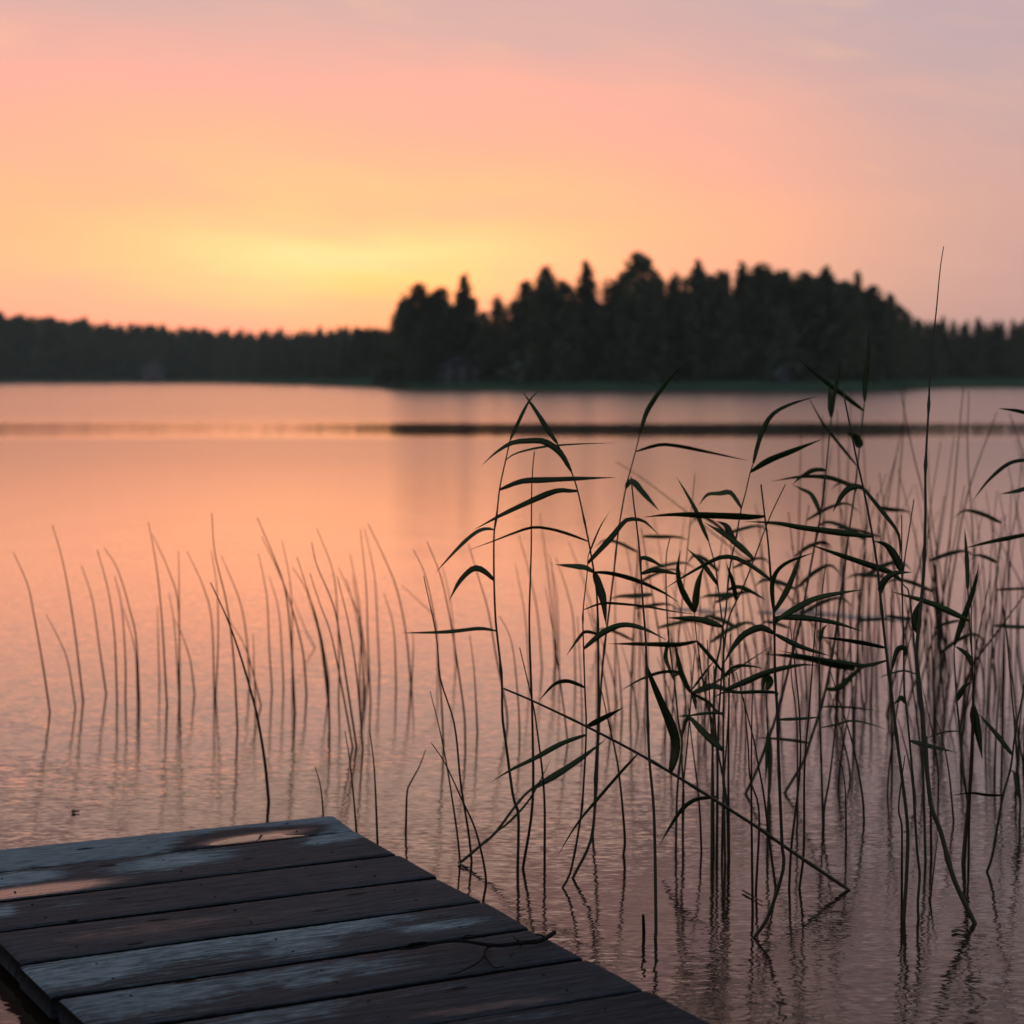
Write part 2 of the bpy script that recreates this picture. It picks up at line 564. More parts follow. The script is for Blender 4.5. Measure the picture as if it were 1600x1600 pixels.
land_sheet('shore_bank', [-1.0, 0.3, 1.5, 3, 5, 8, 12, 16], M_GRASS, 'strip of dark green grass along the far shore')
land_sheet('forest_ground', [14.5, 14.8, 20, 30, 45, 60, 70, 80, 100, 140, 200, 300, 420], M_FLOOR, 'dark wooded ground rising behind the shore', 0.03)

# ------------------------------------------------------------------ trees


def leaf_tris(c, size, rng, elong=1.8, droop=0.0):
    d = rng.normal(size=3)
    d[2] = d[2] * 0.5 - droop
    d /= np.linalg.norm(d) + 1e-9
    e = np.cross(d, rng.normal(size=3))
    e /= np.linalg.norm(e) + 1e-9
    L = size * (0.7 + 0.6 * rng.random())
    return [c - e * L * 0.5 / elong * 1.2, c + e * L * 0.5 / elong * 1.2, c + d * L * 0.75, c - d * L * 0.4]


def add_leaf(V, Fc, *a, **k):
    i = len(V)
    q = leaf_tris(*a, **k)
    V += [tuple(x) for x in q]
    Fc += [(i, i + 1, i + 2), (i, i + 3, i + 1)]


def spruce_mesh(seed, H=12.0, Rm=2.0, dens=1500, pine=False):
    rng = np.random.default_rng(seed)
    V, Fc = [], []
    lean = rng.normal(size=2) * 0.12
    whorls = 27
    for w_ in range(whorls):
        t0 = (w_ + rng.random() * 0.5) / whorls
        nb = 5 + int(rng.random() * 4)
        for b in range(nb):
            a = rng.random() * 2 * math.pi
            Lb = Rm * (1 - t0) ** 0.75 * (0.55 + 0.6 * rng.random()) + 0.12
            k = max(3, int(dens / whorls / nb * (0.45 + 1.3 * (1 - t0))))
            for _ in range(k):
                r = Lb * rng.random() ** 0.6
                z = H * (0.06 + 0.93 * t0) - r * (0.25 + 0.25 * (1 - t0)) + rng.normal() * 0.22
                ang = a + rng.normal() * 0.22 / (r + 0.5)
                c = np.array([math.cos(ang) * r + lean[0] * z / H, math.sin(ang) * r + lean[1] * z / H, z])
                add_leaf(V, Fc, c, 0.34 + 0.36 * (1 - t0), rng, 1.7, 0.25)
    for _ in range(160):
        t = 0.62 + 0.38 * rng.random()
        c = np.array([lean[0], lean[1], H * t]) + rng.normal(size=3) * np.array([1, 1, 0.3]) * (0.05 + 0.42 * Rm * (1 - t))
        add_leaf(V, Fc, c, 0.2 + 0.35 * (1 - t), rng, 2.0, -0.2)
    return V, Fc


def broad_mesh(seed, H=12.0, Rm=2.2, lobes=36, per=60, base=0.08, thin=False):
    """tall leafy crown built of many small upward clumps, narrowing to an uneven top"""
    rng = np.random.default_rng(seed)
    V, Fc, cs = [], [], []
    for k in range(lobes):
        t = base + (1 - base) * ((k + rng.random()) / lobes)
        rr = Rm * (1 - t) ** 0.55 * (0.55 + 0.6 * rng.random()) * (0.75 + 0.25 * min(1, t * 4))
        a = k * 2.4 + rng.random()
        q = rng.random() ** 0.4
        cs.append((np.array([math.cos(a) * rr * q, math.sin(a) * rr * q, H * (t - 0.03)]), (0.34 + 0.22 * rng.random()) * Rm * (0.55 + 0.45 * (1 - t))))
    for c, r in cs:
        for _ in range(per):
            d = rng.normal(size=3)
            d /= np.linalg.norm(d)
            p = c + d * r * (rng.random() ** (0.4 if not thin else 0.7)) * np.array([0.9, 0.9, 1.25])
            add_leaf(V, Fc, p, 0.36 if not thin else 0.22, rng, 1.7, -0.25)
    return V, Fc, cs


def trunk_mb(H, r, limbs=(), seed=0):
    rn = random.Random(seed)
    m = MB()
    m.tube([(0, 0, -0.5), (0, 0, H * 0.3), (0.05, 0.03, H * 0.65), (0.02, 0.0, H * 0.97)], [r * 1.15, r * 0.85, r * 0.5, 0.02], 7)
    for c, rr in limbs:
        z = max(H * 0.18, c[2] - rr * 1.3)
        m.tube([(0, 0, z), (c[0] * 0.55, c[1] * 0.55, z + (c[2] - z) * 0.65), tuple(c)], [r * 0.4, r * 0.25, 0.02], 5)
    if not limbs:
        for k in range(12):
            z = H * (0.1 + 0.065 * k)
            a = rn.random() * 6.28
            L = (1 - z / H) * 1.5
            m.tube([(0, 0, z), (math.cos(a) * L, math.sin(a) * L, z - L * 0.3)], [r * 0.25, 0.015], 4)
    return m


class Hidden(list):
    pass


PROTO = {}


def proto_tree(kind, k):
    key = (kind, k)
    if key in PROTO:
        return PROTO[key]
    if kind == 'spruce':
        V, Fc = spruce_mesh(100 + k, 12.0, 2.0 + 0.3 * (k % 3), 3000)
        tm = trunk_mb(12.0, 0.16, (), k)
        cm = M_CROWN
    elif kind == 'slim':
        V, Fc = spruce_mesh(200 + k, 12.0, 1.15 + 0.15 * (k % 2), 1700)
        tm = trunk_mb(12.0, 0.13, (), k)
        cm = M_CROWN
    elif kind == 'birch':
        V, Fc, cs = broad_mesh(300 + k, 12.0, 2.3 + 0.2 * (k % 2), 44, 66)
        tm = trunk_mb(12.0, 0.15, cs[:10], k)
        cm = M_BIRCH
    elif kind == 'airy':
        V, Fc, cs = broad_mesh(400 + k, 12.0, 2.1, 34, 60, 0.2, True)
        tm = trunk_mb(12.0, 0.12, cs, k)
        cm = M_BIRCH
    cme = bpy.data.meshes.new('crown')
    cme.from_pydata(V, [], Fc)
    cme.materials.append(cm)
    tme = bpy.data.meshes.new('trunk')
    tme.from_pydata(tm.v, [], tm.f)
    tme.materials.append(M_BARK)
    PROTO[key] = (cme, tme)
    return PROTO[key]


NAMES = {'spruce': 'spruce_tree', 'slim': 'spruce_tree', 'birch': 'birch_tree', 'airy': 'birch_tree'}


def plant_tree(kind, k, px, s, ytop, label, group, wide=1.0, rz=0.0, parts=True):
    p = land_pt(px, s)
    H = CAM_H + (HOR - ytop) * p.y / F - p.z
    sc = H / 12.0
    cme, tme = proto_tree(kind, k)
    t = thing(NAMES[kind], label, 'tree', tuple(p), group, rz)
    t.scale = (sc * wide, sc * wide, sc)
    for nm, me in (('crown', cme), ('trunk', tme)):
        c = bpy.data.objects.new(nm, me)
        COL.objects.link(c)
        c.parent = t
    return t


rn = random.Random(11)
GI = 'trees of the near wooded point'
OUTLINE = [
    ('airy', 0, 632, 9, 460, 0.9, 'thin see-through birch at the left tip of the wooded point'),
    ('birch', 0, 655, 11, 444, 1.0, 'round leafy birch just right of the thin birch at the point tip'),
    ('birch', 1, 690, 13, 450, 1.0, 'leafy birch left of the sharp spruce that stands near the point tip'),
    ('spruce', 0, 724, 11, 429, 1.0, 'sharp spruce standing alone above the left end of the point'),
    ('spruce', 1, 741, 16, 466, 0.8, 'smaller spruce leaning on the right side of the sharp lone spruce'),
    ('airy', 1, 776, 10, 463, 1.0, 'thin low birch in the dip right of the sharp lone spruce'),
    ('airy', 2, 800, 12, 470, 0.9, 'thin low birch at the right end of the dip in the tree line'),
    ('birch', 1, 822, 14, 440, 0.9, 'leafy tree at the left shoulder of the tall clump over the point'),
    ('spruce', 2, 851, 12, 416, 1.25, 'broad dark spruce, first high peak right of the dip'),
    ('birch', 0, 880, 15, 440, 0.9, 'leafy tree filling the notch between the first two high spruces'),
    ('spruce', 0, 919, 12, 409, 1.05, 'narrow-topped spruce between the broad spruce and the tallest tree'),
    ('airy', 0, 948, 14, 438, 0.9, 'thin birch in the gap left of the tallest tree'),
    ('birch', 1, 972, 15, 428, 0.8, 'leafy shoulder tree against the left side of the tallest tree'),
    ('birch', 0, 998, 12, 397, 1.0, 'tallest tree of the wooded point, rounded crown over the middle'),
    ('birch', 1, 1024, 16, 430, 0.8, 'leafy shoulder tree against the right side of the tallest tree'),
    ('airy', 1, 1056, 12, 428, 1.0, 'thin birch with sky showing through, left of the slim spruce'),
    ('slim', 0, 1089, 11, 407, 1.0, 'slim pointed spruce standing free right of the tallest tree'),
    ('spruce', 1, 1127, 13, 424, 0.95, 'blunt spruce just right of the slim free spruce'),
    ('slim', 1, 1163, 14, 410, 1.2, 'pointed spruce at the left edge of the long even crown'),
    ('birch', 0, 1188, 12, 414, 1.1, 'broad leafy tree starting the long even crown on the right'),
    ('birch', 1, 1221, 14, 424, 1.1, 'broad leafy tree in the middle of the long even crown'),
    ('birch', 0, 1255, 13, 427, 1.1, 'broad leafy tree left of the last high peak'),
    ('spruce', 2, 1290, 12, 416, 1.1, 'last high spruce peak of the point, above the right half'),
    ('birch', 1, 1318, 15, 440, 0.9, 'leafy tree between the last high peak and the thin spire'),
    ('slim', 0, 1336, 12, 424, 0.9, 'thin spire of a spruce on the falling right slope'),
    ('birch', 0, 1360, 13, 448, 1.0, 'leafy tree right of the thin spire on the falling slope'),
    ('birch', 1, 1388, 11, 460, 0.7, 'rounded outermost big tree at the right end of the point'),
    ('birch', 0, 1412, 10, 484, 0.55, 'small tree stepping down at the right end of the point'),
    ('birch', 1, 1436, 12, 501, 0.6, 'lowest small tree where the point meets the farther right wood'),
]
for i, (kd, k, px, s, yt, wd, lb) in enumerate(OUTLINE):
    plant_tree(kd, k, px, s, yt, lb, GI, wd * (1.5 if kd in ('spruce', 'slim') else 1.6), rn.random() * 6)
top_of = lambda px: np.interp(px, [a[2] for a in OUTLINE], [a[4] for a in OUTLINE])
for i, (px, yt) in enumerate([(1402, 476), (1420, 490), (1430, 498), (1446, 501), (1458, 503)]):
    plant_tree('spruce' if i % 2 else 'birch', i % 2, px, 13 + 3 * i, yt, 'dark tree on the falling right end of the wooded point', 'trees on the falling right end of the point', 1.0, rn.random() * 6)
for i in range(72):
    px = 618 + (1436 - 618) * (i + rn.random() * 0.8) / 76
    yt = max(top_of(px - 10), top_of(px + 10)) + 5 + rn.random() ** 1.5 * 50
    kd = rn.choice(['spruce', 'birch', 'birch', 'spruce'])
    plant_tree(kd, rn.randrange(2), px, 6 + rn.random() * 34, min(yt, 548), 'dark tree massed inside the wooded point below its tree line', GI + ' below the tree line', 1.5, rn.random() * 6)

# far wood along the left shore, and the one beyond the point on the right
LEFT_TOP = [(-420, 484), (-200, 490), (0, 487), (60, 491), (120, 496), (200, 503), (300, 509), (400, 512), (470, 512), (520, 509), (560, 507), (600, 510), (640, 508)]
for i in range(136):
    px = -120 + 765 * (i + rn.random()) / 136
    d0 = float(shore_d(px))
    s = max(10, (478 - d0) * 0.75) + rn.random() * 55 if px < 560 else 14 + rn.random() * 60
    yt = np.interp(px, [a for a, _ in LEFT_TOP], [b for _, b in LEFT_TOP]) + rn.random() * 9 + 1
    if i % 11 == 0:
        yt -= 4
    plant_tree(rn.choice(['spruce', 'spruce', 'slim', 'slim', 'spruce', 'spruce']), rn.randrange(2), px, s, yt,
               'dark tree in the low far wood along the left shore', 'trees of the far wood on the left', 2.1 + 0.5 * rn.random(), rn.random() * 6)
for i in range(26):
    px = 330 + 300 * (i + rn.random()) / 26
    plant_tree(rn.choice(['spruce', 'slim', 'birch']), rn.randrange(2), px, 16 + rn.random() * 40, 522 + rn.random() * 26,
               'dark tree in front of the low far wood, above the green shore strip', 'trees in front of the far wood on the left', 1.5, rn.random() * 6)
for i in range(30):
    px = 1440 + 11 * i + rn.random() * 8
    yt = 499 + rn.random() * 12 - (7 if i % 4 == 3 else 0)
    plant_tree('spruce' if i % 3 else 'slim', i % 2, px, 40 + 8 * (i % 3), yt, 'dark spruce in the low wood beyond the point on the right', 'trees of the far wood on the right', 1.7, rn.random() * 6)
for i in range(14):
    px = 1425 + 300 * (i + rn.random()) / 14
    plant_tree(rn.choice(['spruce', 'birch']), rn.randrange(2), px, 12 + rn.random() * 40, 518 + rn.random() * 35, 'dark tree in the low wood beyond the point on the right', 'lower trees of the far wood on the right', 1.4, rn.random() * 6)

# ------------------------------------------------------------------ cabins on the far shore


def cabin(name, label, px, s, wpx, hpx, wall_m, roof_m, rz=0.0, cat='cabin', posts=0):
    p = land_pt(px, s)
    pm = F / p.y
    W_, Hh = wpx / pm, hpx / pm
    D = W_ * 0.8
    t = thing(name, label, cat, tuple(p), None, rz)
    wl = Hh * 0.62
    m = MB()
    m.prism([(-W_ / 2, -0.3), (W_ / 2, -0.3), (W_ / 2, wl), (0, Hh * 0.95), (-W_ / 2, wl)], -D / 2, D / 2)
    m.build('wall', wall_m, t)
    m = MB()
    e = 0.35
    k = (Hh * 0.95 - wl) / (W_ / 2)
    for sgn in (-1, 1):
        m.prism([(0, Hh * 0.95 + 0.02), (sgn * (W_ / 2 + e), wl - k * e + 0.02), (sgn * (W_ / 2 + e), wl - k * e + 0.16), (0, Hh * 0.95 + 0.17)], -D / 2 - e, D / 2 + e)
    ro = m.build('roof', roof_m, t)
    m = MB()
    m.box((W_ * 0.2, D * 0.1, Hh * 0.8), (W_ * 0.2 + 0.4, D * 0.1 + 0.4, Hh * 1.15))
    m.build('chimney', M_WALLD, ro)
    m = MB()
    m.box((-0.45, -D / 2 - 0.05, -0.1), (0.45, -D / 2 - 0.003, wl * 0.85))
    m.build('door', M_WALLD, t)
    for cx in (-W_ * 0.3, W_ * 0.3):
        m = MB()
        for q in ((cx - 0.42, wl * 0.4, cx + 0.42, wl * 0.44), (cx - 0.42, wl * 0.8, cx + 0.42, wl * 0.84), (cx - 0.42, wl * 0.44, cx - 0.36, wl * 0.8), (cx + 0.36, wl * 0.44, cx + 0.42, wl * 0.8)):
            m.box((q[0], -D / 2 - 0.06, q[1]), (q[2], -D / 2 - 0.004, q[3]))
        f = m.build('window', M_TRIM, t)
        m = MB()
        m.box((cx - 0.36, -D / 2 - 0.03, wl * 0.44), (cx + 0.36, -D / 2 - 0.006, wl * 0.8))
        m.build('pane', M_GLASS, f)
    for q in range(posts):
        m = MB()
        x = -W_ / 2 + W_ * q / max(1, posts - 1)
        m.box((x - 0.09, -D / 2 - 1.2, -0.3), (x + 0.09, -D / 2 - 1.02, wl))
        m.build('porch_post', M_TRIM, t)
    return t


cabin('lake_cabin', 'pale grey cabin at the foot of the far left wood', 240, 5, 34, 32, M_WALLG, M_WALLG, 0.15)
cabin('lake_cabin', 'dark cabin with pale porch posts near the left end of the point', 716, 8, 44, 36, M_WALLD, M_ROOF, 0.2, posts=3)
cabin('lake_cabin', 'teal cabin among the trees left of the middle of the point', 808, 8, 26, 38, M_WALLT, M_ROOF, -0.1)
cabin('lake_cabin', 'small dark cabin left of the point, under the low wood', 598, 10, 30, 26, M_WALLD, M_ROOF, 0.1)
cabin('boat_house', 'small pale boat house under the long even crown', 1222, 7, 14, 22, M_WALLG, M_ROOF, 0.1, 'boat house')
cabin('boat_house', 'small whitish boat house left of the dark porch cabin', 690, 5, 11, 20, M_TRIM, M_ROOF, 0.0, 'boat house')
# a slipway of grey stones below the left cabin
p = land_pt(222, 1.2)
m = MB()
m.prism([(-5, -0.3), (5.5, -0.3), (5.0, 0.22), (-3.6, 0.12)], -1.5, 1.2)
o = m.build('jetty', M_WALLG, loc=None)
o.location = p
tag(o, 'low grey jetty on the water below the pale left cabin', 'jetty')

# ------------------------------------------------------------------ dock
DZ = 0.05
LE = lambda x: 1474 + 0.98 * x          # left edge line in the photograph
SEAM_R = [(520, 1272), (555, 1298), (622, 1334), (683, 1370), (755, 1408), (828, 1449), (915, 1496), (1007, 1546), (1118, 1603)]
SEAM_SL = [-0.102, -0.1153, -0.119, -0.1245, -0.1358, -0.1467, -0.155, -0.1625, -0.172]
seams = []
for (x, y), k in zip(SEAM_R, SEAM_SL):
    xl = (1474 - (y - k * x)) / (k - 0.98)
    seams.append((at_z(xl, LE(xl), DZ), at_z(x, y, DZ)))
a0, b0 = seams[-1]
da, db = (seams[-1][0] - seams[-4][0]) / 3, (seams[-1][1] - seams[-4][1]) / 3
for k in range(1, 9):
    seams.append((a0 + da * k, b0 + db * k))

DRYBLOBS = {  # plank: ellipses (cx, cy, rx, ry, weight) in photograph pixels where the wood has dried
    0: [(90, 1330, 200, 25, 1.0), (-60, 1345, 160, 30, 1.0), (300, 1295, 160, 10, 1.0), (480, 1283, 90, 14, 1.0), (530, 1293, 40, 12, 1.0), (230, 1325, 90, 16, .9)],
    1: [(20, 1374, 70, 10, .9), (-80, 1385, 80, 16, .8), (265, 1346, 90, 11, .9), (520, 1308, 50, 10, .8)],
    2: [(5, 1424, 22, 9, .8), (110, 1412, 30, 5, .4)],
    3: [],
    4: [(130, 1515, 130, 26, .75), (300, 1480, 170, 24, .7), (480, 1452, 150, 18, .8), (470, 1478, 60, 14, .7), (690, 1446, 70, 7, .75), (590, 1432, 40, 7, .7)],
    5: [(220, 1560, 160, 26, .7), (470, 1520, 160, 12, .65), (480, 1532, 50, 12, .6), (600, 1512, 70, 9, .5)],
    6: [(420, 1580, 130, 26, .55), (700, 1545, 120, 12, .22)],
    7: [(760, 1600, 160, 14, .25)],
}
WETBLOBS = {0: [(405, 1303, 95, 8, 1.2), (385, 1313, 85, 8, 1.1), (325, 1322, 40, 6, .9)], 1: [(110, 1392, 150, 12, .8)]}
FILMS = {0: [(395, 1308, 100, 7, .75)], 1: [(40, 1394, 150, 10, 1.0), (-60, 1408, 90, 12, .9)], 3: [(220, 1452, 210, 14, .42), (420, 1430, 150, 10, .36)], 2: [(150, 1425, 150, 14, .28)],
         6: [(760, 1573, 170, 9, .5)], 4: [(640, 1428, 60, 6, .25)]}
dock = thing('dock', 'low weathered wooden dock of wide wet planks at the water edge', 'dock', (0, 2.6, 0))


def make_deck():
    V, Fc, UV, DRY, TONE, FILM = [], [], [], [], [], []
    rnd = random.Random(3)
    rng = np.random.default_rng(4)
    nu, nv = 110, 14
    gap = 0.0085
    TH = 0.036
    for k in range(len(seams) - 1):
        A, B = seams[k]
        Cc, D = seams[k + 1]
        ln = (B - A).length
        ju, jl = (rnd.random() - 0.5) * 0.005, (rnd.random() - 0.5) * 0.010
        wd = ((Cc - A).length + (D - B).length) / 2
        tone = rnd.random()
        cup = (rnd.random() - 0.4) * 0.004
        tilt = (rnd.random() - 0.5) * 0.004
        i0 = len(V)
        ph = rng.random(6) * 6.28
        ea = rng.normal(size=(nu + 1)) * 0.0007
        eb = rng.normal(size=(nu + 1)) * 0.0007
        vv = [0, 0.009, 0.02] + [0.02 + 0.96 * (j / (nv - 4)) for j in range(1, nv - 4)] + [0.98, 0.991, 1.0]
        for iu in range(nu + 1):
            u = iu / nu
            for t in vv:
                uu = u
                pa = A.lerp(B, uu)
                pb = Cc.lerp(D, uu)
                dirv = (pb - pa).normalized()
                g0, g1 = gap + ea[iu], gap + eb[iu]
                p = pa + dirv * (g0 + t * ((pb - pa).length - g0 - g1))
                along = (B - A).normalized()
                p = p + along * (jl * (1 - u) + ju * u)
                e = min(t, 1 - t) * wd
                eu = min(u, 1 - u) * ln
                dz = 0.0
                if e < 0.003:
                    dz -= (0.003 - e) ** 2 / 0.003 * 0.8
                if eu < 0.003:
                    dz -= (0.003 - eu) ** 2 / 0.003 * 0.8
                dz += cup * (4 * t * (1 - t) - 0.7) + tilt * (t - 0.5)
                dz += 0.0008 * math.sin(u * 9 + ph[0]) * math.sin(t * 3 + ph[1])
                p.z = DZ + dz
                V.append(p)
                UV.append((u * ln + k * 3.1, t * wd + k * 1.7))
                x, y = to_px(p)
                d = 0.0
                for cx, cy, rx, ry, wt in DRYBLOBS.get(k, []):
                    yy = y - cy + (-0.13) * (cx - x)
                    yy = y - (cy + (-0.13) * (x - cx))
                    q = ((x - cx) / rx) ** 2 + (yy / ry) ** 2
                    d = max(d, wt * min(1.0, 1.35 * math.exp(-q * 0.8)))
                if k > 7:
                    d = 0.3 + 0.3 * math.sin(u * 5 + k)
                for cx, cy, rx, ry, wt in WETBLOBS.get(k, []):
                    yy = y - (cy + (-0.11) * (x - cx))
                    q = ((x - cx) / rx) ** 2 + (yy / ry) ** 2
                    d -= wt * min(1.0, 1.6 * math.exp(-q * 1.1))
                DRY.append(max(-0.34, d))
                fl = 0.0
                for cx, cy, rx, ry, wt in FILMS.get(k, []):
                    yy = y - (cy + (-0.13) * (x - cx))
                    fl = max(fl, wt * min(1.0, 1.3 * math.exp(-((x - cx) / rx) ** 2 - (yy / ry) ** 2)))
                FILM.append(fl)
                TONE.append(tone)
        m_ = len(vv)
        top = lambda a, b: i0 + a * m_ + b
        for iu in range(nu):
            for j in range(m_ - 1):
                Fc.append((top(iu, j), top(iu, j + 1), top(iu + 1, j + 1), top(iu + 1, j)))
        # skirt and underside
        rim = [top(a, 0) for a in range(nu + 1)] + [top(nu, b) for b in range(1, m_)] + [top(a, m_ - 1) for a in range(nu - 1, -1, -1)] + [top(0, b) for b in range(m_ - 2, 0, -1)]
        j1 = len(V)
        for q in rim:
            V.append(Vector(V[q]))
            UV.append((UV[q][0], UV[q][1]))
            DRY.append(-0.6)
            FILM.append(0.0)
            TONE.append(0.0)
        j0 = len(V)
        for q in rim:
            p = Vector(V[q])
            p.z = DZ - TH
            V.append(p)
            UV.append((UV[q][0], UV[q][1] + 0.03))
            DRY.append(-0.3)
            FILM.append(0.0)
            TONE.append(tone)
        L = len(rim)
        for q in range(L):
            Fc.append((j1 + q, j1 + (q + 1) % L, j0 + (q + 1) % L, j0 + q))
        Fc.append(tuple(j0 + q for q in range(L)))
    base = Vector(dock.location)
    o = mesh_obj('deck', [v - base for v in V], Fc, M_WOOD, dock)
    me = o.data
    for nm, dat in (('dry', DRY), ('tone', TONE), ('film', FILM)):
        at = me.attributes.new(nm, 'FLOAT', 'POINT')
        at.data.foreach_set('value', np.array(dat, 'f'))
    uvl = me.uv_layers.new(name='UVMap')
    idx = np.zeros(len(me.loops), 'i')
    me.loops.foreach_get('vertex_index', idx)
    uvl.data.foreach_set('uv', np.array(UV, 'f')[idx].ravel())
    sm = [len(p.vertices) == 4 and abs(p.normal.z) > 0.8 for p in me.polygons]
    me.polygons.foreach_set('use_smooth', sm)
    return o


make_deck()
base = Vector(dock.location)
for f in (0.13, 0.5, 0.87):
    a = seams[0][0].lerp(seams[0][1], f) - base
    b = seams[-1][0].lerp(seams[-1][1], f) - base
    d = (b - a).normalized()
    s_ = Vector((-d.y, d.x, 0)) * 0.035
    a = a + d * 0.03
    m = MB()
    i = 0
    z0, z1 = -0.12, DZ - 0.0385
    m.v = [tuple(Vector((q.x, q.y, z))) for z in (z0, z1) for q in (a - s_, a + s_, b + s_, b - s_)]
    m.f = [(0, 3, 2, 1), (4, 5, 6, 7), (0, 1, 5, 4), (1, 2, 6, 5), (2, 3, 7, 6), (3, 0, 4, 7)]
    m.build('beam', M_BEAM, dock)
for f, k in ((0.13, 1), (0.87, 1), (0.13, 6), (0.87, 6), (0.13, 12), (0.87, 12)):
    p = seams[k][0].lerp(seams[k][1], f) - base
    m = MB()
    m.tube([(p.x, p.y, -1.2), (p.x, p.y, -0.125)], [0.055, 0.055], 12)
    m.build('post', M_BEAM, dock, True)
# dark nail heads, two rows on every plank
nm = MB()
nm.tube([(0, 0, -0.004), (0, 0, 0.0012)], [0.0026, 0.0022], 8)
nail0 = None
rnd = random.Random(8)
for k in range(0, 12):
    for f in (0.13, 0.5, 0.87):
        for t in (0.28, 0.72):
            a = seams[k][0].lerp(seams[k][1], f + (rnd.random() - 0.5) * 0.01)
            b = seams[k + 1][0].lerp(seams[k + 1][1], f + (rnd.random() - 0.5) * 0.01)
            p = a.lerp(b, t + (rnd.random() - 0.5) * 0.08) - base
            if nail0 is None:
                nail0 = o = nm.build('nail', M_TWIG, dock)
            else:
                o = nail0.copy()
                COL.objects.link(o)
            o.location = (p.x, p.y, DZ)

# puddle on the far plank


def puddle(outline, label, z):
    pts = catmull(outline + outline[:1], 64)[:-1]
    P = [at_z(x, y, z) for x, y in pts]
    c = sum(P, Vector()) / len(P)
    V, Fc = [], []
    n_ = len(P)
    for f, h in ((1.0, -0.006), (1.0, -0.0005), (0.985, 0.0002), (0.9, 0.0003)):
        for p in P:
            q = c + (p - c) * f
            V.append((q.x, q.y, z + h))
    V.append((c.x, c.y, z + 0.0003))
    for r_ in range(3):
        for j in range(n_):
            a, b = r_ * n_ + j, r_ * n_ + (j + 1) % n_
            Fc.append((a, b, b + n_, a + n_))
    for j in range(n_):
        Fc.append((3 * n_ + j, 3 * n_ + (j + 1) % n_, 4 * n_))
    o = mesh_obj('puddle', V, Fc, M_PUD, smooth=True, loc=tuple(c))
    return tag(o, label, 'puddle')


puddle([(318, 1321.5), (330, 1317), (344, 1313.5), (366, 1308.5), (380, 1307), (396, 1304), (414, 1303.5), (432, 1302.5), (452, 1304.5), (472, 1304.8), (484, 1305), (462, 1308), (430, 1311.5), (395, 1315.5), (362, 1319), (338, 1321.5)],
       'shallow puddle shining pink on the outermost dock plank', DZ + 0.0005)
# bare twig lying on the dock
tw = MB()
zt = DZ + 0.006


def twig(pts, r0, r1, lift=0.0):
    P = catmull(pts, 5 * len(pts))
    rr = random.Random(len(pts))
    Q = [at_z(x, y, zt + lift * math.sin(3.1 * i / len(P)) + 0.0015 * rr.random()) for i, (x, y) in enumerate(P)]
    tw.tube(Q, [r0 + (r1 - r0) * i / (len(Q) - 1) + 0.0003 * rr.random() for i in range(len(Q))], 6)


twig([(866, 1457), (856, 1464), (840, 1471), (815, 1473), (785, 1477), (762, 1476), (742, 1473), (717, 1470), (680, 1474), (650, 1481), (624, 1483)], 0.0042, 0.0013, 0.008)
twig([(770, 1477), (759, 1483), (756, 1494), (745, 1505), (717, 1519), (700, 1522)], 0.002, 0.0009, 0.004)
twig([(757, 1494), (766, 1505), (773, 1512), (788, 1510)], 0.0016, 0.0008)
twig([(817, 1473), (807, 1468), (802, 1463)], 0.0017, 0.0008, 0.006)
twig([(822, 1472), (814, 1477), (812, 1480)], 0.0016, 0.0008)
twig([(717, 1470), (728, 1462), (742, 1461)], 0.0014, 0.0007, 0.004)
twig([(852, 1466), (846, 1461), (838, 1460)], 0.0018, 0.001, 0.004)
o = tw.build('twig', M_TWIG, smooth=True)
tag(o, 'bare forked twig lying across the right edge of the dock', 'twig')

# ------------------------------------------------------------------ reeds and rushes
rnr = random.Random(21)


def rad_profile(k, n, r0, r1, knots=()):
    t = k / (n - 1)
    r = r0 + (r1 - r0) * t ** 1.2
    for q in knots:
        r += r0 * 0.35 * math.exp(-((t - q) / 0.006) ** 2)
    return r


def stem_path(pts, lean, n):
    """pts: photograph pixels, top first, foot (on the water) last -> world points foot first, and a pixel table"""
    P = catmull(pts, n)[::-1]
    foot = at_z(P[0][0], P[0][1])
    L = np.concatenate([[0], np.cumsum(np.linalg.norm(np.diff(P, axis=0), axis=1))])
    T = L / L[-1]
    W3 = [at_y(P[i][0], P[i][1], foot.y + lean * T[i] ** 1.3) for i in range(n)]
    return P, W3, T, foot


REEDS, LEAVES, RUSHES = [], [], []


def stem_mesh(W3, foot, r0, r1, knots=(), sides=7):
    m = MB()
    below = Vector(foot) + (Vector(foot) - Vector(W3[2])) * 0.0
    below = Vector((foot.x + (foot.x - W3[2].x) * 0.4, foot.y, -0.3))
    pts = [below - foot] + [p - foot for p in W3]
    n_ = len(W3)
    rad = [r0] + [rad_profile(k, n_, r0, r1, knots) for k in range(n_)]
    m.tube(pts, rad, sides)
    return m


def add_reed(label, pts, wpx, group='leafy reeds standing in the near water', lean=None, top=0.4, name='reed'):
    P, W3, T, foot = stem_path(pts, (rnr.random() - 0.5) * 0.16 if lean is None else lean, 44)
    r0 = wpx * foot.y / F / 2
    t = thing(name, label, 'reed', tuple(foot), group)
    kn = [0.12 + 0.8 * q / 7 + 0.02 * rnr.random() for q in range(7)]
    o = stem_mesh(W3, foot, r0, r0 * top, kn).build('stem', M_STEM, t, True)
    REEDS.append(dict(t=t, P=P, W=W3, foot=foot))
    return t


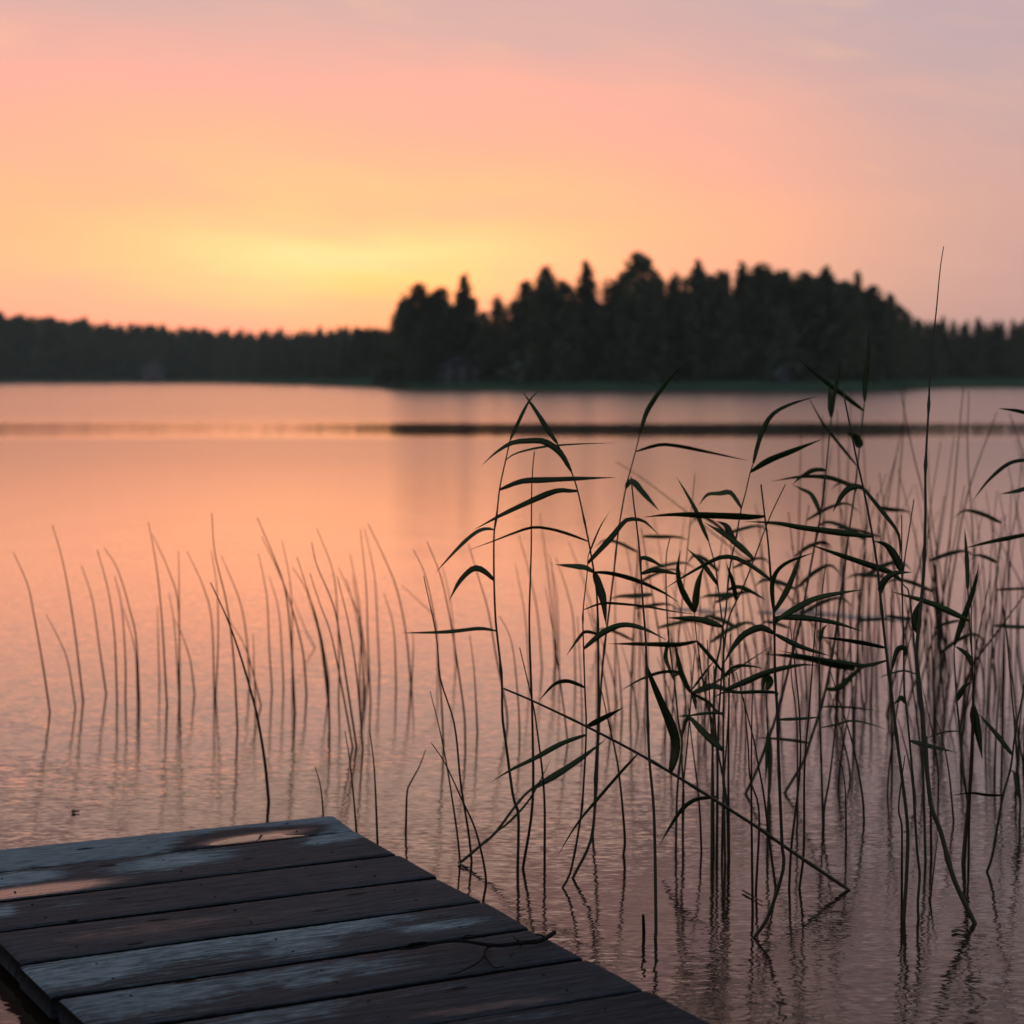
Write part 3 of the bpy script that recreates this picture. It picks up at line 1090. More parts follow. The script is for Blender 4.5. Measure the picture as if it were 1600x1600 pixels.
def leaf_mesh(px, W_px, y0, dy, foot, phi, twist=0.0):
    n_ = 16
    P = catmull(px, n_)
    V, Fc = [], []
    for i in range(n_):
        t = i / (n_ - 1)
        yy = y0 + dy * t
        c = at_y(P[i][0], P[i][1], yy)
        a, b = P[max(i - 1, 0)], P[min(i + 1, n_ - 1)]
        tx, ty = b[0] - a[0], b[1] - a[1]
        l = math.hypot(tx, ty) + 1e-9
        perp = Vector((-ty / l, 0, 0)) + Vector((0, SP, CP)) * (-tx / l)
        if perp.z < 0:
            pass
        view = Vector((0, 1, 0))
        ph = phi + twist * (t - 0.3)
        wd = perp * math.cos(ph) + view * math.sin(ph)
        wprof = ((t + 0.02) ** 0.5) * ((1 - t) ** 1.0) / 0.385 * (1 + 0.05 * math.sin(17 * t + W_px))
        hw = max(0.00025, W_px * wprof * yy / F / 2 / max(0.45, abs(math.cos(ph))))
        nrm = perp * -math.sin(ph) + view * math.cos(ph)
        th = 0.00022
        fold = 0.22 * hw
        L_, R_ = c - wd * hw, c + wd * hw
        mid = c + nrm * fold
        for q in (L_, mid - nrm * th, R_, mid + nrm * th):
            V.append(q - foot)
    for i in range(n_ - 1):
        for j in range(4):
            a, b = i * 4 + j, i * 4 + (j + 1) % 4
            Fc.append((a, b, b + 4, a + 4))
    Fc.append((3, 2, 1, 0))
    k = (n_ - 1) * 4
    Fc.append((k, k + 1, k + 2, k + 3))
    return V, Fc


def add_leaf_px(pts, W_px, keep=False):
    best = None
    for end in ((0,) if keep else (0, -1)):
        e = np.array(pts[end], float)
        for rd in REEDS:
            d = np.linalg.norm(rd['P'] - e, axis=1)
            i = int(d.argmin())
            cost = d[i] + (6 if end == -1 else 0)
            if best is None or cost < best[0]:
                best = (cost, rd, i, end, d[i])
    _, rd, i, end, dist = best
    q = list(pts) if end == 0 else list(reversed(pts))
    s = tuple(rd['P'][i])
    q = [s] + (q if dist > 7 else q[1:] if len(q) > 2 else q)
    lenpx = sum(math.hypot(q[k + 1][0] - q[k][0], q[k + 1][1] - q[k][1]) for k in range(len(q) - 1))
    y0 = rd['W'][i].y
    Lm = lenpx * y0 / F
    dy = (rnr.random() - 0.5) * 0.9 * Lm
    phi = rnr.uniform(-1.0, 1.0)
    V, Fc = leaf_mesh(q, W_px * rnr.uniform(0.78, 1.0), y0, dy, rd['foot'], phi, rnr.uniform(-0.7, 0.7))
    mesh_obj('leaf', V, Fc, M_LEAF, rd['t'], True)


def add_rush(pts, wpx, label=None, group=None, lean=None, top=0.35, thick=1.0):
    P, W3, T, foot = stem_path(pts, (rnr.random() - 0.5) * 0.2 if lean is None else lean, 26)
    r0 = wpx * thick * foot.y / F / 2
    o = stem_mesh(W3, foot, r0, max(0.0006, r0 * top), (), 6).build('rush', M_RUSH, None, True)
    o.location = foot
    return tag(o, label, 'rush', group)


# ------------------------------------------------------------------ haze over the lake
m = MB()
m.box((-1300, -1300, -1.6), (1300, 1300, 26))
gg, M_HAZE = mat('lake_haze')
vp = gg.n('ShaderNodeVolumePrincipled')
vp.inputs['Color'].default_value = (0.78, 0.93, 0.84, 1)
vp.inputs['Density'].default_value = 0.00035
vo = gg.n('ShaderNodeOutputMaterial')
gg.put(vo.inputs['Volume'], vp.outputs[0])
tag(m.build('haze', M_HAZE), 'thin evening haze over the lake', 'haze', kind='stuff')

# --- leafy reeds: stems traced top to foot
for lb, pts, wp in [
    ('tallest leafy reed at the left side of the clump, leaves drooping left over open water', [(797, 688), (790, 720), (781, 762), (776, 807), (772, 835), (772, 907), (774, 960), (776, 985), (784, 1060), (785, 1117), (791, 1165), (802, 1245), (810, 1272), (809, 1362)], 5),
    ('leafy reed leaning left whose top blade crosses the tip of the tallest left reed', [(871, 693), (891, 733), (897, 748), (904, 772), (919, 842), (927, 887), (932, 922), (934, 960), (935, 1020), (935, 1125), (931, 1200), (925, 1305), (895, 1372)], 5),
    ('leafy reed with one long arched leaf bending right, second reed in from the left', [(919, 868), (917, 900), (911, 957), (912, 1015), (914, 1080), (916, 1140), (912, 1225), (907, 1280), (892, 1360), (879, 1387)], 4),
    ('slender reed leaning right with a broad green top blade against the far shore', [(1000, 677), (994, 702), (985, 735), (977, 767), (966, 832), (959, 895), (951, 960), (945, 1007), (940, 1060), (936, 1125), (932, 1230), (926, 1305)], 4.5),
    ('straight reed with short side leaves, standing alone right of the dock corner', [(986, 745), (990, 785), (995, 822), (1000, 870), (1004, 935), (1008, 985), (1010, 1030), (1014, 1175), (1022, 1275), (1025, 1450), (1024, 1466)], 5.5),
    ('reed with a short dark hanging blade, behind the fallen reed', [(1047, 840), (1041, 870), (1041, 925), (1042, 955), (1045, 1000), (1054, 1067), (1060, 1127), (1066, 1160), (1063, 1185), (1058, 1240), (1056, 1330)], 4),
    ('reed forking into two upright blades like a pair of horns', [(1085, 957), (1086, 975), (1090, 1007), (1100, 1075), (1112, 1125), (1122, 1175), (1135, 1250), (1138, 1340)], 4),
    ('reed whose thin top blade points left above the widest level leaf', [(1107, 845), (1117, 882), (1122, 917), (1127, 960), (1130, 982), (1131, 1075), (1130, 1150), (1131, 1240), (1133, 1350)], 4.5),
    ('reed leaning right with a curved top blade arching over the calm dark band', [(1177, 724), (1172, 739), (1165, 770), (1157, 800), (1150, 842), (1142, 877), (1137, 917), (1134, 957), (1129, 982), (1125, 1012), (1117, 1060), (1113, 1200), (1112, 1340)], 4.5),
    ('broken-tipped thick reed with its foot bent left in the near water', [(1189, 757), (1195, 807), (1200, 847), (1204, 897), (1209, 955), (1210, 975), (1211, 1050), (1215, 1125), (1217, 1200), (1222, 1320), (1224, 1357), (1200, 1432), (1178, 1465)], 6),
    ('bare-topped reed slanting left across the reeds of the middle clump', [(1227, 757), (1202, 810), (1177, 877), (1160, 920), (1142, 957), (1135, 985), (1128, 1050), (1122, 1150), (1120, 1344)], 4),
    ('reed with a tight closed top sheath, first of the two tall leaning ones', [(1299, 652), (1296, 680), (1290, 740), (1282, 805), (1272, 857), (1262, 910), (1250, 975), (1237, 1025), (1215, 1112), (1185, 1197), (1165, 1240)], 5),
    ('reed with a long upright top blade reaching the dark trees', [(1351, 627), (1345, 680), (1340, 727), (1335, 772), (1325, 842), (1317, 910), (1310, 957), (1301, 1020), (1287, 1090), (1262, 1170), (1257, 1187), (1226, 1239)], 5),
    ('thick reed sloping right, long leaves crossing it on the left', [(1317, 610), (1327, 660), (1337, 710), (1350, 768), (1362, 830), (1370, 880), (1376, 937), (1384, 1012), (1392, 1075), (1400, 1144), (1410, 1220), (1418, 1292), (1417, 1356), (1412, 1438)], 6),
    ('reed with a broad green blade raised to the right like an open hand', [(1491, 1008), (1491, 1030), (1495, 1094), (1499, 1137), (1504, 1200), (1510, 1240), (1512, 1256), (1508, 1300), (1504, 1347)], 5),
    ('reed with one narrow upright blade just left of the raised green one', [(1512, 920), (1515, 974), (1520, 1050), (1521, 1097), (1519, 1180), (1513, 1260), (1506, 1352)], 4.5),
    ('reed with a small folded leaf, standing left beside the tall bare cane', [(1409, 805), (1409, 900), (1411, 975), (1412, 1022), (1413, 1087), (1416, 1104), (1424, 1190), (1428, 1250), (1433, 1330), (1437, 1366), (1434, 1410), (1435, 1436)], 4.5),
    ('leaning reed at the right edge with a drooping folded leaf and bent foot', [(1612, 1020), (1600, 1075), (1586, 1147), (1579, 1200), (1566, 1248), (1551, 1334), (1542, 1362)], 4.5),
    ('reed at the right edge rising straight beside the bent one', [(1572, 985), (1580, 1075), (1586, 1144), (1589, 1190), (1594, 1250), (1593, 1284)], 4),
    ('reed at the right margin, leaves reaching in over open water', [(1612, 520), (1614, 720), (1618, 900), (1624, 1100), (1630, 1310)], 5),
    ('short reed with a curled blue-green tip over a bundle of long hanging leaves', [(1198, 1078), (1199, 1135), (1201, 1150), (1202, 1210), (1200, 1265), (1199, 1326)], 4.5),
    ('low reed in the middle clump with thin leaves radiating from one knot', [(1079, 1048), (1081, 1080), (1076, 1118), (1065, 1160), (1068, 1240), (1067, 1300)], 4),
    ('thin reed between the clump and the thick sloping reed, foot beside a knot', [(1290, 880), (1282, 960), (1280, 1077), (1282, 1150), (1284, 1220), (1286, 1290)], 4),
    ('bending reed left of the cane with a wide sagging sheath', [(1428, 780), (1410, 905), (1420, 925), (1428, 1000), (1434, 1080), (1440, 1125), (1442, 1190), (1446, 1347)], 4.5),
]:
    add_reed(lb, pts, wp)

# the tall bare cane
P, W3, T, foot = stem_path([(1474.5, 385), (1469, 420), (1462, 494), (1454, 559), (1451, 635), (1446, 730), (1446, 797), (1444, 872), (1442, 910), (1435, 982), (1432, 1025), (1435, 1055), (1441, 1112), (1446, 1180), (1451, 1230), (1456, 1264), (1470, 1300), (1490, 1372), (1523, 1443)], 0.05, 70)
cane = thing('reed', 'tall bare cane rising above the trees into the sky', 'reed', tuple(foot), 'leafy reeds standing in the near water')
r0 = 8.2 * foot.y / F / 2
stem_mesh(W3, foot, r0, r0 * 0.16, [0.1, 0.27, 0.45, 0.55, 0.68, 0.77, 0.86], 9).build('stem', M_STEM, cane, True)
REEDS.append(dict(t=cane, P=P, W=W3, foot=foot))

# fallen reeds
add_reed('fallen reed lying slantwise across the clump, foot bent in the right-hand water', [(787, 1076), (832, 1095), (916, 1135), (1000, 1179), (1077, 1225), (1187, 1295), (1222, 1320), (1327, 1391)], 6, lean=-0.25, top=0.5)
add_reed('broken reed bent down into the water just past the dock corner', [(893, 1196), (832, 1232), (805, 1260), (775, 1300), (750, 1322), (718, 1349)], 5, lean=0.1, top=0.8)

for pts, wp, *kp in [
    ([(797, 690), (805, 670), (826, 628), (844, 609)], 6),
    ([(790, 720), (807, 708), (850, 698), (900, 694), (960, 692)], 4),
    ([(891, 733), (875, 707), (850, 690), (825, 689), (800, 692), (775, 707), (754, 726)], 10),
    ([(782, 762), (815, 752), (850, 750), (895, 748), (962, 746)], 10),
    ([(772, 832), (761, 826), (745, 831), (720, 852), (680, 895)], 7),
    ([(772, 907), (760, 895), (747, 888), (735, 891), (717, 910), (701, 940)], 9),
    ([(774, 984), (750, 982), (712, 986), (682, 988), (627, 989)], 6),
    ([(871, 693), (858, 675), (840, 646), (816, 611)], 9),
    ([(904, 772), (890, 767), (875, 766), (857, 771), (825, 785), (797, 798), (775, 809), (740, 828)], 9),
    ([(920, 844), (890, 835), (862, 827), (832, 824), (800, 834), (772, 845), (731, 860)], 6),
    ([(931, 898), (936, 915), (943, 940), (947, 977)], 14),
    ([(931, 895), (915, 887), (900, 885), (867, 882)], 8),
    ([(929, 899), (955, 896), (995, 907), (1035, 925), (1062, 942)], 8),
    ([(919, 870), (937, 825), (952, 800)], 3),
    ([(918, 882), (932, 865), (955, 840), (967, 825), (980, 812), (1000, 812), (1010, 817), (1030, 836)], 10),
    ([(911, 957), (932, 945), (947, 942), (1005, 947), (1050, 955), (1095, 961)], 5),
    ([(912, 1014), (932, 996), (950, 984), (975, 976), (1005, 982), (1042, 1000)], 9),
    ([(935, 990), (915, 987), (905, 996), (885, 1024)], 6),
    ([(914, 1080), (905, 1070), (885, 1064), (865, 1070), (842, 1095)], 8),
    ([(916, 1139), (937, 1125), (960, 1113), (975, 1105)], 10),
    ([(916, 1142), (877, 1162), (835, 1185), (800, 1202), (767, 1222)], 10),
    ([(832, 1232), (870, 1210), (905, 1187), (948, 1154)], 12),
    ([(775, 1302), (800, 1280), (830, 1245), (861, 1186)], 4),
    ([(996, 1180), (967, 1210), (935, 1247), (907, 1280), (887, 1310), (870, 1340)], 6),
    ([(1049, 1204), (1056, 1170), (1050, 1137), (1030, 1090), (1012, 1045), (1007, 1020)], 17),
    ([(1120, 1246), (1100, 1247), (1085, 1250), (1065, 1265), (1042, 1300), (1030, 1322)], 8),
    ([(1000, 677), (1010, 645), (1025, 620), (1040, 600), (1055, 582), (1070, 566)], 10),
    ([(996, 702), (1030, 695), (1060, 697), (1100, 705), (1170, 720)], 6),
    ([(979, 760), (983, 753), (992, 755), (1005, 770), (1030, 798)], 10),
    ([(1002, 872), (1015, 874), (1040, 888)], 7),
    ([(996, 894), (1020, 891), (1040, 893), (1065, 899)], 9),
    ([(1045, 1000), (1040, 1025), (1046, 1045), (1054, 1067)], 9),
    ([(1062, 1051), (1035, 1050), (1000, 1062), (967, 1081)], 7),
    ([(1085, 957), (1065, 920), (1059, 890), (1063, 860)], 10),
    ([(1085, 957), (1090, 915), (1100, 882)], 10),
    ([(1107, 845), (1097, 822), (1087, 797), (1075, 775), (1057, 745)], 7),
    ([(1121, 915), (1110, 897), (1095, 877), (1072, 856)], 9),
    ([(1128, 982), (1105, 971), (1085, 967), (1040, 965)], 11),
    ([(1177, 724), (1185, 692), (1195, 665), (1210, 645), (1237, 631), (1277, 619)], 9),
    ([(1175, 739), (1200, 720), (1237, 705), (1285, 686)], 11),
    ([(1160, 789), (1150, 780), (1140, 769), (1125, 771), (1105, 773), (1092, 790)], 8),
    ([(1146, 855), (1142, 838), (1135, 822), (1120, 814)], 11),
    ([(1195, 813), (1170, 808), (1155, 807), (1100, 805), (1050, 804), (1005, 808)], 13),
    ([(1178, 879), (1160, 857), (1135, 837), (1100, 816)], 10),
    ([(1203, 905), (1175, 885), (1150, 872), (1132, 870), (1115, 875), (1075, 897), (1035, 922)], 7),
    ([(1137, 922), (1150, 917), (1162, 919), (1177, 926), (1197, 938)], 7),
    ([(1357, 838), (1310, 832), (1280, 828), (1250, 824), (1212, 817), (1165, 815)], 12),
    ([(1210, 992), (1197, 983), (1185, 981), (1162, 992), (1145, 1012), (1129, 1040)], 11),
    ([(1340, 1043), (1300, 1037), (1275, 1031), (1237, 1025), (1190, 1022)], 16, 1),
    ([(1347, 1040), (1275, 1028), (1215, 1016)], 7, 1),
    ([(1134, 1075), (1165, 1065), (1200, 1050), (1250, 1039), (1280, 1040)], 10),
    ([(1157, 937), (1145, 910), (1135, 880)], 8),
    ([(1299, 652), (1297, 625), (1296, 600)], 10),
    ([(1300, 650), (1303, 620), (1310, 585), (1314, 560)], 7),
    ([(1289, 738), (1285, 734), (1270, 735), (1252, 745), (1238, 757)], 9),
    ([(1282, 804), (1277, 790), (1267, 772), (1252, 764), (1238, 757)], 8),
    ([(1338, 766), (1330, 760), (1312, 751), (1287, 745), (1250, 745), (1205, 752)], 8),
    ([(1351, 627), (1352, 592), (1356, 560), (1358, 508)], 9),
    ([(1350, 645), (1317, 617), (1275, 585), (1247, 560)], 7),
    ([(1344, 702), (1340, 688), (1332, 680), (1322, 677)], 13),
    ([(1338, 735), (1300, 680), (1285, 660), (1260, 615)], 5),
    ([(1350, 766), (1340, 760), (1327, 763), (1315, 775), (1301, 800)], 9),
    ([(1350, 767), (1375, 795), (1400, 827), (1406, 847), (1406, 882)], 7),
    ([(1409, 890), (1400, 872), (1385, 852), (1365, 845)], 12),
    ([(1375, 925), (1380, 910), (1397, 896), (1426, 894)], 10),
    ([(1410, 910), (1390, 894), (1350, 880), (1312, 867), (1260, 849)], 10),
    ([(1220, 965), (1250, 947), (1275, 935), (1310, 927), (1350, 921)], 10),
    ([(1209, 960), (1207, 910), (1225, 882), (1275, 862)], 9),
    ([(1211, 960), (1232, 917), (1255, 855)], 10),
    ([(1211, 966), (1250, 965), (1300, 972), (1350, 987)], 11),
    ([(1384, 1017), (1350, 1005), (1312, 999), (1275, 995)], 8),
    ([(1212, 997), (1250, 1010), (1297, 1025)], 8),
    ([(1281, 1000), (1285, 985), (1293, 975)], 8),
    ([(1293, 1080), (1310, 1075), (1332, 1055), (1360, 1034)], 10),
    ([(1286, 1106), (1300, 1104), (1337, 1106), (1378, 1112)], 5),
    ([(1216, 1126), (1250, 1123), (1289, 1120)], 5),
    ([(1178, 1154), (1189, 1153), (1210, 1154), (1240, 1157), (1265, 1161)], 6),
    ([(1284, 1140), (1307, 1132), (1332, 1126), (1362, 1132), (1390, 1142)], 4),
    ([(1198, 1078), (1203, 1064), (1197, 1056), (1192, 1068), (1191, 1085)], 11),
    ([(1201, 1150), (1203, 1200), (1202, 1240), (1200, 1268)], 10),
    ([(1199, 1140), (1198, 1180), (1196, 1225)], 6),
    ([(1053, 1000), (1057, 1018), (1064, 1050), (1075, 1075), (1080, 1083)], 10),
    ([(1085, 1002), (1062, 1007), (1037, 1007), (987, 1006), (950, 1006)], 9),
    ([(1088, 1002), (1115, 1032), (1130, 1051), (1140, 1062)], 8),
    ([(1130, 1177), (1100, 1145), (1075, 1119), (1060, 1120)], 12),
    ([(1131, 1112), (1110, 1114), (1090, 1116), (1062, 1121)], 5),
    ([(1081, 1082), (1112, 1072), (1130, 1076), (1156, 1081)], 9),
    ([(1082, 1084), (1108, 1072), (1165, 1036), (1210, 1006)], 4),
    ([(1081, 1078), (1112, 1037), (1122, 1028)], 4),
    ([(1082, 1086), (1105, 1096), (1117, 1108), (1135, 1123)], 7),
    ([(1081, 1083), (1085, 1092), (1088, 1112)], 7),
    ([(1076, 1118), (1071, 1128), (1064, 1148)], 8),
    ([(1214, 1083), (1195, 1081), (1177, 1081), (1157, 1082), (1130, 1082), (1108, 1096)], 7),
    ([(1134, 1052), (1150, 1041), (1175, 1041), (1195, 1045)], 6),
    ([(1434, 992), (1429, 972), (1431, 955), (1438, 938)], 12),
    ([(1491, 1008), (1507, 962), (1518, 930), (1527, 895), (1530, 880)], 11),
    ([(1493, 1008), (1510, 955), (1524, 915), (1529, 896)], 8),
    ([(1512, 920), (1511, 880), (1509, 850), (1507, 825)], 7),
    ([(1515, 974), (1487, 957), (1450, 941), (1392, 924)], 10),
    ([(1614, 834), (1580, 840), (1550, 846), (1505, 857)], 8),
    ([(1613, 722), (1600, 719), (1575, 725), (1545, 750), (1520, 782)], 7),
    ([(1613, 644), (1590, 642), (1560, 638)], 6),
    ([(1615, 762), (1590, 767), (1563, 772)], 6),
    ([(1520, 1037), (1510, 1022), (1490, 1008)], 9),
    ([(1495, 1094), (1505, 1075), (1513, 1068), (1521, 1067)], 9),
    ([(1521, 1097), (1525, 1125), (1535, 1187)], 11),
    ([(1521, 1097), (1520, 1120), (1522, 1150)], 8),
    ([(1580, 1180), (1555, 1145), (1527, 1113)], 8),
    ([(1594, 1251), (1588, 1225), (1583, 1205), (1576, 1206)], 9),
    ([(1567, 1247), (1540, 1242), (1518, 1239), (1483, 1243)], 6),
    ([(1425, 1160), (1450, 1165), (1492, 1175)], 7),
    ([(1500, 1146), (1480, 1143), (1460, 1148), (1440, 1158)], 3),
    ([(1414, 1028), (1415, 1014), (1402, 1016), (1391, 1056)], 9),
    ([(1416, 1100), (1408, 1090), (1404, 1094), (1396, 1100)], 9),
    ([(1432, 1050), (1412, 1048), (1390, 1053), (1370, 1060)], 3),
]:
    add_leaf_px(pts, wp, bool(kp))

# --- bare rushes of the left bed
GL = 'bare rushes of the left bed'
COMMON_L = 'thin brown bare rush among many alike in the left bed'
for pts, wp, lb in [
    ([(21, 863), (43, 913), (53, 960), (67, 1039), (78, 1113)], 3.2, 'outermost rush at the left end of the bed, tip curving left'),
    ([(72, 960), (90, 994), (106, 1034), (118, 1106)], 2.6, 'short arched rush between the two leftmost tall ones'),
    ([(82, 820), (99, 881), (115, 973), (130, 1095)], 3.2, 'second tall rush from the left end of the bed'),
    ([(127, 883), (144, 935), (155, 1009), (166, 1084)], 3, 'rush with small dark knots below its middle, third tall from the left end'),
    ([(152, 859), (169, 922), (179, 994), (183, 1095)], 3, None),
    ([(163, 856), (184, 890), (202, 949), (213, 1000), (218, 1099)], 3, None),
    ([(179, 900), (190, 946), (196, 1032), (196, 1095)], 3, None),
    ([(193, 951), (211, 1016), (215, 1090)], 2.5, None),
    ([(232, 816), (244, 881), (253, 967), (261, 1102)], 3.2, 'tall rush left of the middle gap, top pointing straight up left'),
    ([(238, 834), (265, 895), (279, 951), (280, 1095)], 2.8, None),
    ([(279, 861), (280, 937), (281, 1084)], 2.6, None),
    ([(264, 926), (273, 982), (280, 1090)], 2.6, None),
    ([(272, 967), (283, 989), (297, 1030), (304, 1084)], 2.6, None),
    ([(246, 946), (249, 1061)], 2.4, None),
    ([(292, 861), (317, 915), (331, 971), (335, 1090)], 2.8, None),
    ([(331, 801), (336, 865), (354, 942), (365, 1027), (371, 1137)], 3.4, 'tallest rush of the left bed, tip turned upright'),
    ([(329, 910), (356, 969), (378, 1032), (396, 1095), (405, 1135), (414, 1192), (420, 1253)], 5, 'dark sharp rush leaning left, standing nearest in front of the left bed'),
    ([(330, 859), (339, 919), (341, 1000), (337, 1090)], 2.6, None),
    ([(346, 868), (374, 937), (385, 994), (390, 1061)], 2.8, None),
    ([(357, 967), (385, 1016), (408, 1102)], 2.6, None),
    ([(404, 865), (417, 933), (421, 1016), (425, 1077)], 2.8, None),
    ([(402, 809), (428, 870), (446, 924), (455, 1005), (461, 1113)], 3.4, 'long rush of the left bed sweeping left, crossing a bent pair'),
    ([(409, 838), (437, 897), (455, 946), (473, 1016), (479, 1084)], 3.2, None),
    ([(441, 845), (455, 926), (457, 1072)], 2.6, None),
    ([(421, 901), (435, 951), (440, 1010), (443, 1072)], 2.6, None),
    ([(464, 870), (486, 940), (502, 1005), (513, 1084), (515, 1145)], 3, None),
    ([(457, 886), (477, 919), (495, 967), (512, 1050), (514, 1110)], 2.8, None),
    ([(484, 895), (500, 944), (518, 994), (536, 1084), (551, 1167)], 3.2, None),
    ([(487, 847), (495, 883), (522, 949), (534, 1016), (550, 1120), (557, 1167)], 3.6, 'dark rush in the thick of the left bed with a kinked upright tip'),
    ([(495, 825), (520, 892), (527, 955), (530, 1040), (529, 1095)], 2.6, None),
    ([(527, 901), (545, 976), (558, 1061), (567, 1170)], 3.2, 'front rush at the right side of the left bed, base lowest of its cluster'),
    ([(529, 886), (558, 955), (567, 994), (575, 1060)], 2.6, None),
    ([(547, 865), (563, 960), (562, 1060)], 2.6, None),
    ([(563, 827), (572, 915), (575, 1005), (579, 1095)], 2.8, None),
    ([(570, 827), (585, 899), (590, 982), (593, 1050)], 2.6, None),
    ([(575, 818), (603, 877), (621, 924), (635, 994), (642, 1072)], 3, 'rush leaning far left at the right end of the left bed'),
    ([(600, 926), (615, 982), (619, 1072)], 2.8, None),
    ([(628, 915), (655, 940), (680, 970), (684, 1050)], 2.2, None),
    ([(643, 985), (646, 1005), (643, 1072)], 2.6, None),
    ([(646, 859), (664, 897), (678, 960), (684, 1020), (690, 1100), (693, 1165)], 3.2, None),
    ([(667, 846), (687, 895), (700, 950), (712, 1020), (725, 1112), (727, 1162)], 3.2, None),
    ([(734, 992), (741, 1050), (746, 1145)], 3, None),
    ([(732, 850), (747, 900), (763, 955), (776, 1030), (790, 1100), (793, 1130)], 3.2, None),
    ([(780, 962), (795, 990), (803, 1025), (810, 1100), (812, 1147)], 2.8, None),
    ([(690, 880), (702, 930), (708, 980), (712, 1040)], 2.2, None),
    ([(810, 835), (826, 890), (840, 960), (847, 1045)], 2.6, None),
    ([(805, 880), (820, 960), (828, 1060)], 2.2, None),
    ([(852, 918), (864, 985), (872, 1040), (880, 1100), (887, 1160)], 2.8, None),
    ([(868, 870), (885, 920), (896, 970), (899, 1062)], 2.6, None),
    ([(858, 866), (870, 930), (873, 1000), (874, 1062)], 2.2, None),
    ([(480, 930), (498, 990), (508, 1060), (512, 1095)], 2.4, None),
    ([(541, 905), (556, 960), (566, 1020), (570, 1078)], 2.4, None),
    ([(551, 900), (560, 960), (566, 1010), (568, 1070)], 2.4, None),
    ([(458, 935), (478, 985), (492, 1012)], 2.0, None),
    ([(396, 990), (397, 1040), (399, 1100)], 2.4, None),
]:
    add_rush(pts, wp, lb or COMMON_L, GL)

# --- sharp rushes near the dock
GD = 'sharp bare rushes near the dock corner'
for pts, wp, lb in [
    ([(492, 1197), (501, 1230), (505, 1275), (504, 1306)], 3.4, 'short rush rising through the gap of the outermost dock plank'),
    ([(539, 1142), (546, 1185), (552, 1240), (557, 1300)], 3.4, 'rush just behind the far dock corner with a dark speck'),
    ([(577, 1134), (585, 1205), (590, 1320)], 3.8, 'straight rush at the dock side, nearest to its far corner'),
    ([(665, 1172), (655, 1198), (642, 1222), (636, 1240), (634, 1302)], 3.8, 'lone rush with a tip kinked to the right in open water'),
    ([(672, 1080), (687, 1140), (700, 1207), (714, 1300), (719, 1350)], 3.4, 'rush standing where the broken bent reed meets the water'),
    ([(662, 900), (682, 995), (688, 1060), (710, 1132), (720, 1225), (732, 1300), (737, 1347)], 3.8, 'long dark rush behind the broken bent reed'),
    ([(674, 1161), (695, 1192), (722, 1250), (744, 1300), (759, 1370), (755, 1408)], 4, 'slanting rush whose foot meets the side of the dock'),
    ([(835, 705), (831, 755), (830, 860), (827, 960), (828, 1012), (832, 1137), (832, 1257), (817, 1357)], 4.6, 'straight leafless reed between the two leftmost leafy reeds'),
    ([(812, 1012), (827, 1075), (837, 1125), (850, 1237), (851, 1352)], 4.2, 'dark rush right beside the straight leafless reed'),
    ([(939, 1075), (951, 1130), (966, 1200), (976, 1305), (974, 1337)], 4.4, 'rush leaning left, alone between the dock and the middle clump'),
    ([(1005, 1430), (1005.5, 1444), (1006, 1457)], 5.5, 'short dark stub poking out of the near water'),
]:
    add_rush(pts, wp, lb, GD, top=0.8 if 'stub' in lb else 0.35)

